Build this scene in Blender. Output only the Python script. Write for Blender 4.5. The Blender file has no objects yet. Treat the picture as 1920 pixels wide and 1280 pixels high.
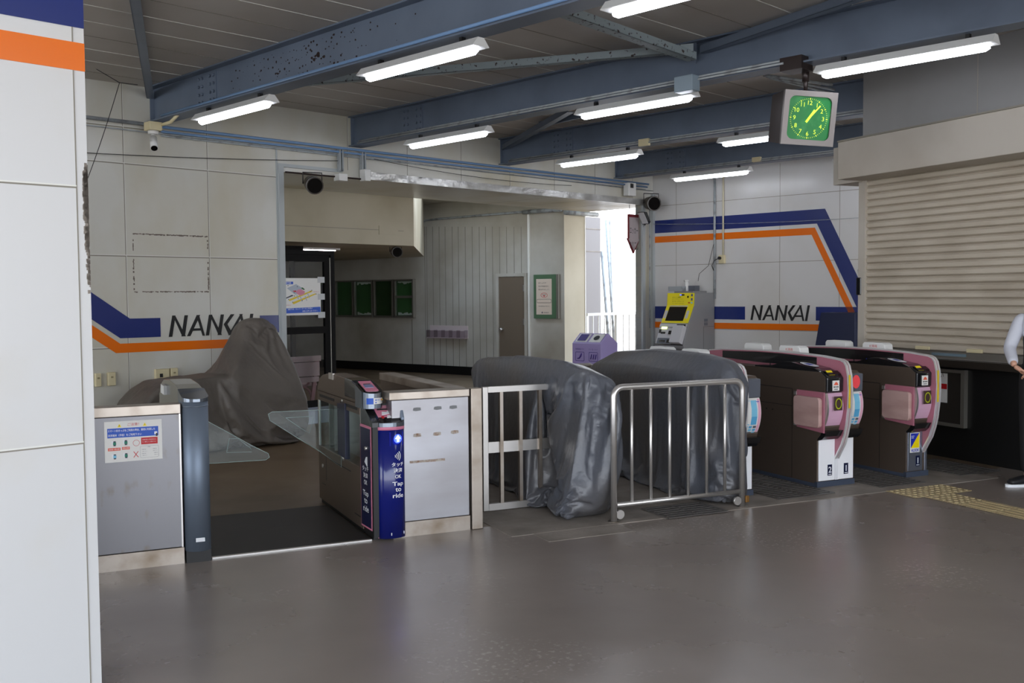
import bpy, bmesh, math, random
from mathutils import Vector, Matrix, noise
random.seed(7)
PI = math.pi
SC = bpy.context.scene
COL = SC.collection

# ------------------------------------------------------------------ camera, light, exposure
FPX = 1874.0
PITCH, ROLL = math.radians(2.70), math.radians(-0.47)
HC = 1.6
camd = bpy.data.cameras.new('camera'); cam = bpy.data.objects.new('camera', camd); COL.objects.link(cam)
camd.sensor_width = 36.0; camd.lens = 36.0 * FPX / 1920.0; camd.clip_start = 0.05; camd.clip_end = 300
cam.location = (0, 0, HC)
_cp, _sp, _cr, _sr = math.cos(PITCH), math.sin(PITCH), math.cos(ROLL), math.sin(ROLL)
RC = Matrix(((_cr, -_sr, 0), (_sr, _cr, 0), (0, 0, 1))) @ Matrix(((1, 0, 0), (0, _cp, -_sp), (0, _sp, _cp)))
RCT = RC.transposed()
def _w(d):                       # level camera axes (right, down, forward) to world
    return Vector((d.x, d.z, -d.y))
_X = _w(RCT @ Vector((1, 0, 0))); _Y = _w(RCT @ Vector((0, -1, 0))); _Z = _w(RCT @ Vector((0, 0, -1)))
cam.rotation_euler = Matrix((( _X.x, _Y.x, _Z.x), (_X.y, _Y.y, _Z.y), (_X.z, _Y.z, _Z.z))).to_euler()
SC.camera = cam
SC.view_settings.view_transform = 'Standard'; SC.view_settings.look = 'None'
SC.view_settings.exposure = 0.55; SC.view_settings.gamma = 1.0; SC.view_settings.use_curve_mapping = False
SC.cycles.use_denoising = True
SC.cycles.max_bounces = 10; SC.cycles.diffuse_bounces = 5; SC.cycles.glossy_bounces = 4
SC.cycles.transmission_bounces = 8; SC.cycles.transparent_max_bounces = 12
SC.cycles.caustics_reflective = False; SC.cycles.caustics_refractive = False
SC.cycles.sample_clamp_indirect = 6.0

world = bpy.data.worlds.new('sky'); SC.world = world; world.use_nodes = True
nt = world.node_tree; nt.nodes.clear()
o_ = nt.nodes.new('ShaderNodeOutputWorld'); bg = nt.nodes.new('ShaderNodeBackground')
tc = nt.nodes.new('ShaderNodeTexCoord'); sx = nt.nodes.new('ShaderNodeSeparateXYZ'); rp = nt.nodes.new('ShaderNodeValToRGB')
nt.links.new(tc.outputs['Generated'], sx.inputs[0]); nt.links.new(sx.outputs['Z'], rp.inputs[0])
rp.color_ramp.elements[0].position = 0.0; rp.color_ramp.elements[0].color = (0.95, 0.97, 1.0, 1)
rp.color_ramp.elements[1].position = 0.6; rp.color_ramp.elements[1].color = (0.62, 0.78, 1.0, 1)
nt.links.new(rp.outputs[0], bg.inputs[0]); bg.inputs[1].default_value = 3.5
nt.links.new(bg.outputs[0], o_.inputs[0])
sund = bpy.data.lights.new('sun', 'SUN'); sun = bpy.data.objects.new('sun', sund); COL.objects.link(sun)
sund.energy = 3.0; sund.angle = 0.01; sund.color = (1, 0.95, 0.88)
TUBE_POWER = 9.0

# ------------------------------------------------------------------ frames measured in the place
A, B = math.radians(44.95), math.radians(24.92)
def ray(x, y):
    return _w(RCT @ Vector(((x - 960) / FPX, (y - 640) / FPX, 1.0)))
CAM = Vector((0, 0, HC))
class Frame:
    def __init__(s, o, ang):
        s.o = Vector((o[0], o[1], 0)); s.ang = ang
        s.ex = Vector((math.cos(ang), math.sin(ang), 0)); s.ey = Vector((-math.sin(ang), math.cos(ang), 0))
    def w(s, x, y, z=0): return s.o + s.ex * x + s.ey * y + Vector((0, 0, z))
    def l(s, p):
        d = Vector(p) - s.o; return Vector((d.dot(s.ex), d.dot(s.ey), p[2]))
    def onx(s, px, py, x0):      # where the sight line meets the plane x = x0 -> (y, z)
        d = ray(px, py); t = (s.w(x0, 0) - CAM).dot(s.ex) / d.dot(s.ex); q = s.l(CAM + d * t); return q.y, q.z
    def ony(s, px, py, y0):
        d = ray(px, py); t = (s.w(0, y0) - CAM).dot(s.ey) / d.dot(s.ey); q = s.l(CAM + d * t); return q.x, q.z
    def onz(s, px, py, z0=0):
        d = ray(px, py); q = s.l(CAM + d * ((z0 - HC) / d.z)); return q.x, q.y
GF = Frame((0, 0), B)                                  # gate frame: x across the gates, y through them
_d = ray(567, 797); _p = CAM + _d * (-HC / _d.z)
WF = Frame((_p.x, _p.y), PI / 2 - A)                   # hall frame: x along the left wall, y behind it
ZR = Frame((0, 0), 0)
UC = WF.ony(1224, 450, 0)[0]                           # hall corner along the left wall
H_LOW, H_TOP = 3.50, 3.88                              # underside and top of the ceiling beams
sun.rotation_euler = (Vector((-0.2, -0.55, -0.9))).to_track_quat('-Z', 'Y').to_euler()

# ------------------------------------------------------------------ materials
def srgb(r, g=None, b=None):
    if g is None: g = b = r
    f = lambda c: (c / 255) / 12.92 if c / 255 <= 0.04045 else ((c / 255 + 0.055) / 1.055) ** 2.4
    return (f(r), f(g), f(b), 1)
MATS = {}
def mat(name, col, rough=0.5, metal=0.0, emit=0.0, col2=None, scale=3.0, fac=(0.4, 0.65), stretch=(1, 1, 1),
        bump=0.0, bscale=40.0, rough2=None, alpha=None, coat=0.0, spec=0.5, detail=6.0):
    if name in MATS: return MATS[name]
    m = bpy.data.materials.new(name); m.use_nodes = True; n = m.node_tree; N = n.nodes; L = n.links
    p = N['Principled BSDF']
    if len(col) == 3: col = srgb(*col)
    p.inputs['Base Color'].default_value = col; p.inputs['Roughness'].default_value = rough
    p.inputs['Metallic'].default_value = metal; p.inputs['Coat Weight'].default_value = coat
    p.inputs['Specular IOR Level'].default_value = spec
    tcn = N.new('ShaderNodeTexCoord'); mp = N.new('ShaderNodeMapping'); mp.inputs['Scale'].default_value = stretch
    L.new(tcn.outputs['Object'], mp.inputs[0])
    if col2 is not None:
        if len(col2) == 3: col2 = srgb(*col2)
        nz = N.new('ShaderNodeTexNoise'); nz.inputs['Scale'].default_value = scale; nz.inputs['Detail'].default_value = detail
        L.new(mp.outputs[0], nz.inputs['Vector'])
        cr = N.new('ShaderNodeValToRGB'); cr.color_ramp.elements[0].position = fac[0]; cr.color_ramp.elements[1].position = fac[1]
        cr.color_ramp.elements[0].color = col; cr.color_ramp.elements[1].color = col2
        L.new(nz.outputs['Fac'], cr.inputs[0]); L.new(cr.outputs[0], p.inputs['Base Color'])
        if rough2 is not None:
            mr = N.new('ShaderNodeMapRange'); mr.inputs[1].default_value = fac[0]; mr.inputs[2].default_value = fac[1]
            mr.inputs[3].default_value = rough; mr.inputs[4].default_value = rough2
            L.new(nz.outputs['Fac'], mr.inputs[0]); L.new(mr.outputs[0], p.inputs['Roughness'])
    if bump:
        nb = N.new('ShaderNodeTexNoise'); nb.inputs['Scale'].default_value = bscale; nb.inputs['Detail'].default_value = 5
        L.new(mp.outputs[0], nb.inputs['Vector'])
        bp = N.new('ShaderNodeBump'); bp.inputs['Strength'].default_value = bump; bp.inputs['Distance'].default_value = 0.02
        L.new(nb.outputs['Fac'], bp.inputs['Height']); L.new(bp.outputs[0], p.inputs['Normal'])
    if emit:
        p.inputs['Emission Color'].default_value = col; p.inputs['Emission Strength'].default_value = emit
    if alpha is not None: p.inputs['Alpha'].default_value = alpha
    MATS[name] = m; return m
def glass(name, tint, amount):
    m = bpy.data.materials.new(name); m.use_nodes = True; n = m.node_tree; n.nodes.clear(); L = n.links
    o = n.nodes.new('ShaderNodeOutputMaterial'); t = n.nodes.new('ShaderNodeBsdfTransparent'); g = n.nodes.new('ShaderNodeBsdfGlossy')
    f = n.nodes.new('ShaderNodeLayerWeight'); x = n.nodes.new('ShaderNodeMixShader'); a = n.nodes.new('ShaderNodeMath')
    pw = n.nodes.new('ShaderNodeMath'); pw.operation = 'POWER'; pw.inputs[1].default_value = 5.0
    t.inputs[0].default_value = tint; g.inputs['Roughness'].default_value = 0.02
    a.operation = 'MULTIPLY_ADD'; a.inputs[1].default_value = 0.8; a.inputs[2].default_value = amount
    L.new(f.outputs['Facing'], pw.inputs[0]); L.new(pw.outputs[0], a.inputs[0]); L.new(a.outputs[0], x.inputs[0]); L.new(t.outputs[0], x.inputs[1]); L.new(g.outputs[0], x.inputs[2])
    L.new(x.outputs[0], o.inputs[0]); MATS[name] = m; return m
M_WALL = mat('wall_enamel', (206, 205, 198), 0.32, col2=(190, 182, 158), scale=0.9, fac=(0.42, 0.72), stretch=(1, 1, 0.6), rough2=0.45)
M_WALLB = mat('wall_enamel_clean', (214, 213, 212), 0.25, col2=(202, 199, 192), scale=0.7, fac=(0.45, 0.75))
M_PILLAR = mat('pillar_enamel', (212, 212, 212), 0.35, col2=(204, 196, 178), scale=0.8, fac=(0.5, 0.8))
M_JOINT = mat('joint_dark', (140, 135, 124), 0.7)
M_JOINTL = mat('joint_light', (228, 228, 222), 0.4)
M_BLUE = mat('stripe_blue', (34, 48, 112), 0.22)
M_ORNG = mat('stripe_orange', (232, 112, 8), 0.25)
M_BLACK = mat('black_paint', (12, 12, 14), 0.45)
M_FLOOR = mat('floor_paint', (150, 139, 130), 0.2, col2=(128, 117, 109), scale=0.55, fac=(0.35, 0.7), rough2=0.36, bump=0.03, bscale=9, detail=9)
def scuffs(m, light):
    n = m.node_tree; N = n.nodes; L = n.links; p = N['Principled BSDF']; src = p.inputs['Base Color'].links[0].from_socket
    tcn = N.new('ShaderNodeTexCoord')
    def nz(sc, lo, hi, det=4):
        t_ = N.new('ShaderNodeTexNoise'); t_.inputs['Scale'].default_value = sc; t_.inputs['Detail'].default_value = det; L.new(tcn.outputs['Object'], t_.inputs['Vector'])
        r_ = N.new('ShaderNodeMapRange'); r_.inputs[1].default_value = lo; r_.inputs[2].default_value = hi; L.new(t_.outputs['Fac'], r_.inputs[0]); return r_.outputs[0]
    mu = N.new('ShaderNodeMath'); mu.operation = 'MULTIPLY'; L.new(nz(0.8, .56, .66), mu.inputs[0]); L.new(nz(38, .55, .66, 8), mu.inputs[1])
    m2 = N.new('ShaderNodeMath'); m2.operation = 'MULTIPLY'; m2.inputs[1].default_value = .55; L.new(mu.outputs[0], m2.inputs[0])
    mx = N.new('ShaderNodeMix'); mx.data_type = 'RGBA'; L.new(m2.outputs[0], mx.inputs[0]); L.new(src, mx.inputs[6]); mx.inputs[7].default_value = srgb(*light); L.new(mx.outputs[2], p.inputs['Base Color'])
scuffs(M_FLOOR, (196, 188, 180))
M_FLOORC = mat('corridor_floor', (118, 100, 78), 0.35, col2=(96, 80, 62), scale=0.7, rough2=0.5)
M_CONC = mat('bare_concrete', (150, 140, 130), 0.7, col2=(118, 110, 102), scale=4, fac=(0.3, 0.7), bump=0.1, bscale=30)
M_CEIL = mat('ceiling_board', (192, 186, 179), 0.55, col2=(168, 161, 153), scale=0.7, fac=(0.4, 0.75))
M_BEAM = mat('beam_paint', (104, 116, 134), 0.42, col2=(93, 104, 121), scale=2.0, fac=(0.4, 0.7))
M_RUST = mat('rust', (44, 30, 27), 0.9)
M_BRACE = mat('peeling_grey', (150, 162, 166), 0.6, col2=(60, 50, 46), scale=26, fac=(0.6, 0.66))
M_CONDB = mat('conduit_blue', (112, 145, 186), 0.4)
M_COND = mat('conduit_grey', (160, 166, 170), 0.4, col2=(96, 94, 92), scale=8, fac=(0.5, 0.75))
M_WHITE = mat('white_plastic', (226, 226, 224), 0.4)
M_CREAM = mat('cream_plastic', (214, 202, 164), 0.45)
M_JAMB = mat('jamb_grey', (176, 182, 184), 0.45)
M_STEEL = mat('stainless', (172, 172, 178), 0.34, 0.9, col2=(142, 138, 138), scale=1.6, fac=(0.35, 0.75), stretch=(0.5, 1, 1.6), rough2=0.45)
M_STEELL = mat('stainless_dull', (122, 121, 124), 0.36, 0.85, col2=(116, 106, 95), scale=11, fac=(0.6, 0.78), stretch=(1, 1, 0.5), rough2=0.5)
M_STEELW = mat('stainless_worn', (176, 166, 156), 0.34, 0.85, col2=(138, 122, 104), scale=5, fac=(0.45, 0.8), rough2=0.5)
M_STEELB = mat('stainless_bright', (206, 202, 198), 0.34, 0.85)
M_STEELD = mat('stainless_dark', (112, 98, 87), 0.42, 0.6)
M_GUN = mat('gunmetal', (124, 136, 152), 0.5, 0.6)
M_GUNL = mat('gunmetal_light', (132, 140, 150), 0.25, 0.85)
M_CHAR = mat('charcoal_gloss', (24, 24, 26), 0.15, coat=0.4)
M_GREYP = mat('grey_plastic', (92, 96, 106), 0.35)
M_PINK = mat('pink_panel', (178, 112, 128), 0.3)
M_PINKL = mat('pink_sticker', (214, 128, 154), 0.35)
M_PINKP = mat('pink_pale', (214, 172, 196), 0.3)
M_FLAP = mat('flap_board', (196, 162, 156), 0.5, col2=(180, 146, 138), scale=3, stretch=(1, 1, 4))
M_NAVY = mat('navy_vinyl', (14, 26, 108), 0.18, coat=0.3)
M_NAVYD = mat('navy_dark', (8, 18, 56), 0.3)
M_TEXTW = mat('text_white', (236, 238, 242), 0.4)
M_LED = mat('led_blue', (60, 80, 255), 0.4, emit=2.2)
M_LEDW = mat('led_white', (215, 222, 255), 0.4, emit=3.0)
M_LEDG = mat('lamp_yellow', (225, 240, 120), 0.4, emit=4.0)
M_TUBE = mat('fluorescent', (240, 244, 255), 0.4, emit=TUBE_POWER)
M_SHUT = mat('shutter_slat', (196, 186, 170), 0.42, col2=(178, 167, 150), scale=1.5, stretch=(1, 1, 4))
M_BOX = mat('shutter_box', (190, 183, 172), 0.5, col2=(176, 167, 154), scale=1.2)
M_GREYW = mat('grey_wall', (160, 160, 160), 0.5, col2=(148, 147, 146), scale=0.6)
M_TARP = mat('tarp_grey', (86, 89, 97), 0.36, col2=(94, 91, 90), scale=1.6, bump=0.25, bscale=22, spec=0.6)
M_TARPB = mat('tarp_brown', (98, 91, 84), 0.5, col2=(82, 75, 69), scale=2.0, bump=0.25, bscale=20)
M_GLASS = glass('clear_glass', (0.92, 0.965, 0.955, 1), 0.03)
M_GLASSE = mat('glass_edge', (158, 176, 172), 0.15, spec=0.8)
M_PANE = glass('door_glass', (0.8, 0.8, 0.8, 1), 0.04)
M_FRAME = mat('dark_frame', (12, 10, 10), 0.6, spec=0.15)
M_GREEN = mat('green_felt', (58, 100, 52), 0.9)
M_ALU = mat('aluminium', (150, 146, 138), 0.4, 0.7)
M_PAPER = mat('paper', (232, 230, 226), 0.6)
M_PAPERC = mat('paper_cream', (214, 198, 182), 0.6)
M_RED = mat('red_ink', (196, 20, 30), 0.45)
M_REDC = mat('red_disc', (255, 82, 88), 0.45)
M_INKB = mat('blue_ink', (10, 80, 190), 0.4)
M_SKYB = mat('light_blue_print', (126, 196, 226), 0.4)
M_INK = mat('black_ink', (30, 28, 30), 0.5)
M_YEL = mat('yellow', (250, 224, 10), 0.4)
M_YELT = mat('yellow_tape', (226, 196, 40), 0.5)
M_ORB = mat('salmon_ink', (226, 98, 70), 0.5)
M_TEAL = mat('teal_ink', (20, 120, 95), 0.5)
M_LILAC = mat('lilac_plastic', (160, 146, 196), 0.4)
M_LILACD = mat('violet_ink', (58, 34, 120), 0.5)
M_CORR = mat('corridor_wall', (188, 185, 176), 0.5, col2=(150, 142, 126), scale=0.9, fac=(0.4, 0.75))
M_CREAMW = mat('cream_concrete', (182, 174, 154), 0.6, col2=(164, 154, 132), scale=0.8)
M_DOORB = mat('brown_door', (112, 100, 86), 0.5)
M_MACH = mat('machine_grey', (132, 132, 134), 0.4)
M_MACHL = mat('machine_white', (196, 196, 200), 0.35)
M_MATB = mat('black_mat', (28, 26, 26), 0.5, col2=(36, 33, 32), scale=3)
M_TACT = mat('tactile_yellow', (186, 168, 128), 0.5, col2=(170, 152, 116), scale=6)
M_GRATE = mat('grating_steel', (104, 99, 95), 0.5, 0.4)
M_GAP = mat('grate_gap', (14, 13, 13), 0.8)
M_VOID = mat('black_void', (6, 6, 6), 0.5)
M_CLOCKC = mat('clock_case', (122, 116, 114), 0.35, 0.4)
M_CLOCKD = mat('clock_side', (52, 42, 40), 0.35, 0.3)
M_CLOCKF = mat('clock_face', (18, 128, 58), 0.12, spec=0.15, col2=(60, 160, 84), scale=9, fac=(0.5, 0.8))
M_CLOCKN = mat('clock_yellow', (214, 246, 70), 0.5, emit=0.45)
M_LENS = mat('lens', (10, 8, 8), 0.2)
M_SPK = mat('speaker_brown', (64, 54, 46), 0.4)
M_SKIN = mat('skin', (200, 152, 128), 0.5)
M_SHIRT = mat('shirt', (200, 202, 212), 0.8)
M_VEST = mat('vest', (34, 37, 46), 0.8, bump=0.1, bscale=60)
M_TROU = mat('trousers', (14, 14, 17), 0.8)
M_SHOE = mat('shoe', (20, 20, 24), 0.5)
M_HAIR = mat('hair', (18, 14, 12), 0.5)
M_OUTW = mat('outside_wall', (128, 122, 120), 0.6)
M_OUTG = mat('outside_ground', (190, 188, 184), 0.8)

# ------------------------------------------------------------------ mesh builder (coordinates in a frame)
class MB:
    def __init__(s, mats):
        s.v = []; s.f = []; s.m = []; s.sm = []
        s.mats = mats if isinstance(mats, (list, tuple)) else [mats]
    def add(s, vs, fs, mi=0, smooth=False):
        b = len(s.v); s.v += [Vector(p) for p in vs]
        for f in fs: s.f.append([b + i for i in f]); s.m.append(mi); s.sm.append(smooth)
        return s
    def box(s, x0, x1, y0, y1, z0, z1, mi=0):
        x0, x1 = sorted((x0, x1)); y0, y1 = sorted((y0, y1)); z0, z1 = sorted((z0, z1))
        return s.add([(x0,y0,z0),(x1,y0,z0),(x1,y1,z0),(x0,y1,z0),(x0,y0,z1),(x1,y0,z1),(x1,y1,z1),(x0,y1,z1)],
                     [(0,3,2,1),(4,5,6,7),(0,1,5,4),(1,2,6,5),(2,3,7,6),(3,0,4,7)], mi)
    def prism(s, pts, axis, a0, a1, mi=0, smooth=False):
        """polygon pts in the plane normal to axis, extruded from a0 to a1. x: (y,z)  y: (x,z)  z: (x,y)"""
        def P(p, a):
            return (a, p[0], p[1]) if axis == 'x' else ((p[0], a, p[1]) if axis == 'y' else (p[0], p[1], a))
        n = len(pts); vs = [P(p, a0) for p in pts] + [P(p, a1) for p in pts]
        s.add(vs, [tuple(range(n))[::-1], tuple(range(n, 2 * n))], mi)
        b = len(s.v) - 2 * n
        for i in range(n):
            j = (i + 1) % n; s.f.append([b + i, b + j, b + n + j, b + n + i]); s.m.append(mi); s.sm.append(smooth)
        return s
    def quad(s, a, b, c, d, mi=0): return s.add([a, b, c, d], [(0, 1, 2, 3)], mi)
    def tube(s, pts, r, mi=0, n=8, caps=True, smooth=True):
        pts = [Vector(p) for p in pts]; R = r if isinstance(r, (list, tuple)) else [r] * len(pts)
        vs = []; prev = None
        for i, p in enumerate(pts):
            t = (pts[min(i + 1, len(pts) - 1)] - pts[max(i - 1, 0)])
            if t.length < 1e-9: t = Vector((0, 0, 1))
            t.normalize()
            if prev is None:
                up = Vector((0, 0, 1)) if abs(t.z) < 0.9 else Vector((1, 0, 0)); a = t.cross(up).normalized()
            else: a = (prev - t * prev.dot(t)).normalized()
            b = t.cross(a); prev = a
            for k in range(n):
                an = 2 * PI * k / n; vs.append(p + (a * math.cos(an) + b * math.sin(an)) * R[i])
        fs = []
        for i in range(len(pts) - 1):
            for k in range(n):
                k2 = (k + 1) % n; fs.append((i * n + k, i * n + k2, (i + 1) * n + k2, (i + 1) * n + k))
        s.add(vs, fs, mi, smooth)
        if caps:
            b = len(s.v) - len(vs); m = len(pts) - 1
            s.f.append([b + k for k in range(n)][::-1]); s.m.append(mi); s.sm.append(False)
            s.f.append([b + m * n + k for k in range(n)]); s.m.append(mi); s.sm.append(False)
        return s
    def cyl(s, c, axis, r, h, mi=0, n=20, r2=None):
        d = {'x': Vector((1,0,0)), 'y': Vector((0,1,0)), 'z': Vector((0,0,1))}[axis] if isinstance(axis, str) else Vector(axis).normalized()
        c = Vector(c); return s.tube([c, c + d * h], [r, r if r2 is None else r2], mi, n)
    def ball(s, c, r, mi=0, n=12, sc=(1, 1, 1)):
        c = Vector(c); vs = [c + Vector((0, 0, r * sc[2]))]; m = n // 2
        for i in range(1, m):
            a = PI * i / m
            for k in range(n):
                b = 2 * PI * k / n; vs.append(c + Vector((math.sin(a)*math.cos(b)*r*sc[0], math.sin(a)*math.sin(b)*r*sc[1], math.cos(a)*r*sc[2])))
        vs.append(c - Vector((0, 0, r * sc[2]))); fs = []
        for k in range(n): fs.append((0, 1 + k, 1 + (k + 1) % n))
        for i in range(m - 2):
            for k in range(n): fs.append((1 + i*n + k, 1 + (i+1)*n + k, 1 + (i+1)*n + (k+1) % n, 1 + i*n + (k+1) % n))
        e = len(vs) - 1
        for k in range(n): fs.append((1 + (m-2)*n + k, e, 1 + (m-2)*n + (k+1) % n))
        return s.add(vs, fs, mi, True)
    def text(s, body, o, ex, ey, h, w=None, mi=0, align='L', off=0.0, shear=0.0):
        """flat lettering; o lower left (or centre) corner, ex/ey directions, h = height, w = forced width"""
        c = bpy.data.curves.new('t', 'FONT'); c.body = body; c.size = 1; c.resolution_u = 3; c.offset = off; c.shear = shear
        t = bpy.data.objects.new('t', c); COL.objects.link(t)
        m = bpy.data.meshes.new_from_object(t.evaluated_get(bpy.context.evaluated_depsgraph_get()))
        bpy.data.objects.remove(t); bpy.data.curves.remove(c)
        if not m.vertices: return s
        xs = [v.co.x for v in m.vertices]; ys = [v.co.y for v in m.vertices]
        x0, x1, y0, y1 = min(xs), max(xs), min(ys), max(ys)
        ky = h / max(y1 - y0, 1e-4) if (y1 - y0) > 0.45 else h / 0.7
        kx = ky if w is None else w / (x1 - x0)
        dx = 0 if align == 'L' else -(x1 - x0) * kx / 2
        o = Vector(o); ex = Vector(ex).normalized(); ey = Vector(ey).normalized()
        s.add([o + ex * ((v.co.x - x0) * kx + dx) + ey * ((v.co.y - y0) * ky) for v in m.vertices],
              [tuple(p.vertices) for p in m.polygons], mi)
        bpy.data.meshes.remove(m); return s
    def build(s, name, frame, org=(0, 0, 0), parent=None, bevel=0.0, seg=2, flip=False):
        me = bpy.data.meshes.new(name); og = Vector(org)
        me.from_pydata([p - og for p in s.v], [], s.f)
        for m in s.mats: me.materials.append(m)
        me.polygons.foreach_set('material_index', s.m); me.polygons.foreach_set('use_smooth', s.sm); me.update()
        o = bpy.data.objects.new(name, me); COL.objects.link(o)
        if parent is None:
            o.location = frame.w(*og); o.rotation_euler = (0, 0, frame.ang)
        else: o.parent = parent
        if bevel:
            b = o.modifiers.new('bevel', 'BEVEL'); b.width = bevel; b.segments = seg; b.limit_method = 'ANGLE'; b.angle_limit = math.radians(40)
        return o
def tag(o, label=None, cat=None, group=None, kind=None):
    if label: o['label'] = label
    if cat: o['category'] = cat
    if group: o['group'] = group
    if kind: o['kind'] = kind
    return o
def thing(name, frame, org, label, cat, group=None):
    o = bpy.data.objects.new(name, None); COL.objects.link(o); o.empty_display_size = 0.1
    o.location = frame.w(*org); o.rotation_euler = (0, 0, frame.ang); o['org'] = [float(c) for c in org]
    return tag(o, label, cat, group)
def part(mb, name, root, frame=None, label=None, bevel=0.0, parent=None, seg=2):
    """a child of root (or sub-part of parent) whose geometry was given in frame coordinates"""
    o = mb.build(name, frame, tuple(root['org']), parent or root, bevel, seg)
    if label: o['label'] = label
    return o
def struct(mb, name, frame, label=None, bevel=0.0, org=(0, 0, 0)):
    o = mb.build(name, frame, org, None, bevel); o['kind'] = 'structure'
    if label: o['label'] = label
    return o
def dup(root, loc=None, label=None):
    r = root.copy(); COL.objects.link(r)
    if loc is not None: r.location = loc
    if label: r['label'] = label
    for ch in list(root.children):
        c = ch.copy(); COL.objects.link(c); c.parent = r
        for g in list(ch.children):
            d = g.copy(); COL.objects.link(d); d.parent = c
    return r
def rrect(x0, x1, y0, y1, r, n=4):
    P = []
    for cx, cy, a in ((x1 - r, y1 - r, 0), (x0 + r, y1 - r, 90), (x0 + r, y0 + r, 180), (x1 - r, y0 + r, 270)):
        for k in range(n + 1):
            t = math.radians(a + 90 * k / n); P.append((cx + r * math.cos(t), cy + r * math.sin(t)))
    return P

# ================================================================== THE SETTING
# floor: painted hall, darker brown beyond the gates and in the corridor, bare concrete round the gates
f = MB([M_FLOOR, M_FLOORC, M_CONC, M_OUTG])
f.box(-16, 16, -9, 6.27, -0.12, 0, 0)
f.box(-16, 26, 6.27, 40, -0.12, 0, 1)
f.box(2.74, 7.32, 5.93, 6.27, -0.1, 0.004, 2); f.box(2.74, 7.32, 6.27, 8.1, -0.1, 0.004, 2)
f.box(2.9, 3.55, 5.7, 5.93, -0.1, 0.003, 2)
struct(f, 'floor', GF, 'brown-grey painted concrete floor with worn patches')

def stripe(root_frame, name, pts, m, par, along, label):
    """a painted band lying on a wall; pts in wall coordinates"""
    mb = MB(m)
    if along == 'x': mb.prism(pts, 'y', -0.005, -0.001)
    else: mb.prism([(y, z) for y, z in pts], 'x', UC - 0.005, UC - 0.001)
    o = mb.build(name, WF, (0, 0, 0)); 
    o.location = (0, 0, 0); o.rotation_euler = (0, 0, 0); o.parent = par; o['label'] = label
    return o
LET = {  # strokes of the wordmark in units of letter height
    'NANKAI': [
        [(0.0, 0), (0.19, 1), (0.30, 1), (0.115, 0)], [(0.215, 1), (0.325, 1), (0.79, 0), (0.62, 0)], [(0.62, 0), (0.80, 1), (0.915, 1), (0.74, 0)],
        [(0.90, 0), (1.42, 1), (1.54, 1), (1.02, 0)], [(1.40, 1), (1.53, 1), (1.76, 0), (1.64, 0)], [(1.02, 0.25), (1.07, 0.36), (1.66, 0.36), (1.68, 0.25)],
        [(1.86, 0), (2.05, 1), (2.165, 1), (1.975, 0)], [(2.08, 1), (2.19, 1), (2.65, 0), (2.48, 0)], [(2.48, 0), (2.665, 1), (2.78, 1), (2.60, 0)],
        [(2.82, 0.52), (3.20, 1), (3.34, 1), (2.94, 0.50)], [(2.82, 0.52), (3.08, -0.03), (3.19, 0.07), (2.95, 0.53)],
        [(3.04, -0.02), (3.20, -0.02), (3.80, 1), (3.68, 1)], [(3.67, 1), (3.80, 1), (3.98, -0.02), (3.86, -0.02)], [(3.32, 0.24), (3.38, 0.35), (3.90, 0.35), (3.91, 0.24)],
        [(4.08, -0.02), (4.27, 1), (4.38, 1), (4.19, -0.02)]]}
def wordmark(x0, z0, h, w, par, along, label):
    mb = MB(M_BLACK); k = w / 4.38
    for i, st in enumerate(LET['NANKAI']):
        e = 0.0003 * (i % 3)
        if max(b for a, b in st) - min(b for a, b in st) > .3: st = [(a - .024, b) for a, b in st[:2]] + [(a + .024, b) for a, b in st[2:]]
        if along == 'x': mb.prism([(x0 + a * k, z0 + b * h) for a, b in st], 'y', -0.0065 - e, -0.001)
        else: mb.prism([(x0 - a * k, z0 + b * h) for a, b in st], 'x', UC - 0.0065 - e, UC - 0.001)
    o = mb.build('lettering', WF, (0, 0, 0)); o.location = (0, 0, 0); o.rotation_euler = (0, 0, 0); o.parent = par; o['label'] = label

# ---- left wall (behind the big cover) with the opening
XJ = WF.ony(527, 500, 0)[0]                  # left jamb
XR = WF.ony(1202, 450, 0)[0]                 # right jamb
ZL = 3.10                                    # underside of the lintel
w = MB([M_WALL, M_JOINT, M_JOINTL, mat('scraped_brown', (112, 100, 92), 0.8)])
w.box(-12, XJ, 0, 0.12, 0, 4.0)
w.box(XJ, UC + 0.15, 0, 0.12, ZL + 0.02, 4.0)
w.box(XR, UC + 0.15, 0, 0.12, 0, ZL + 0.02)
uA, uB = WF.ony(236, 480, 0)[0], WF.ony(392.5, 483, 0)[0]
dU = uB - uA
for k in range(-3, 12):
    x = uA + k * dU
    if x > UC - 0.2: break
    z0 = 0 if x < XJ else 3.2
    if abs(x - XJ) < 0.15: continue
    w.box(x - 0.004, x + 0.004, -0.002, 0.01, z0, 4.0, 1); w.box(x + 0.004, x + 0.009, -0.004, 0.01, z0, 4.0, 2)
for z in (2.045, 1.058, WF.ony(236, 307, 0)[1], 3.42):
    w.box(-12, XJ if z < 3.2 else XR, -0.002, 0.01, z - 0.006, z + 0.006, 1); w.box(-12, XJ if z < 3.2 else XR, -0.004, 0.01, z + 0.006, z + 0.012, 2)
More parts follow.
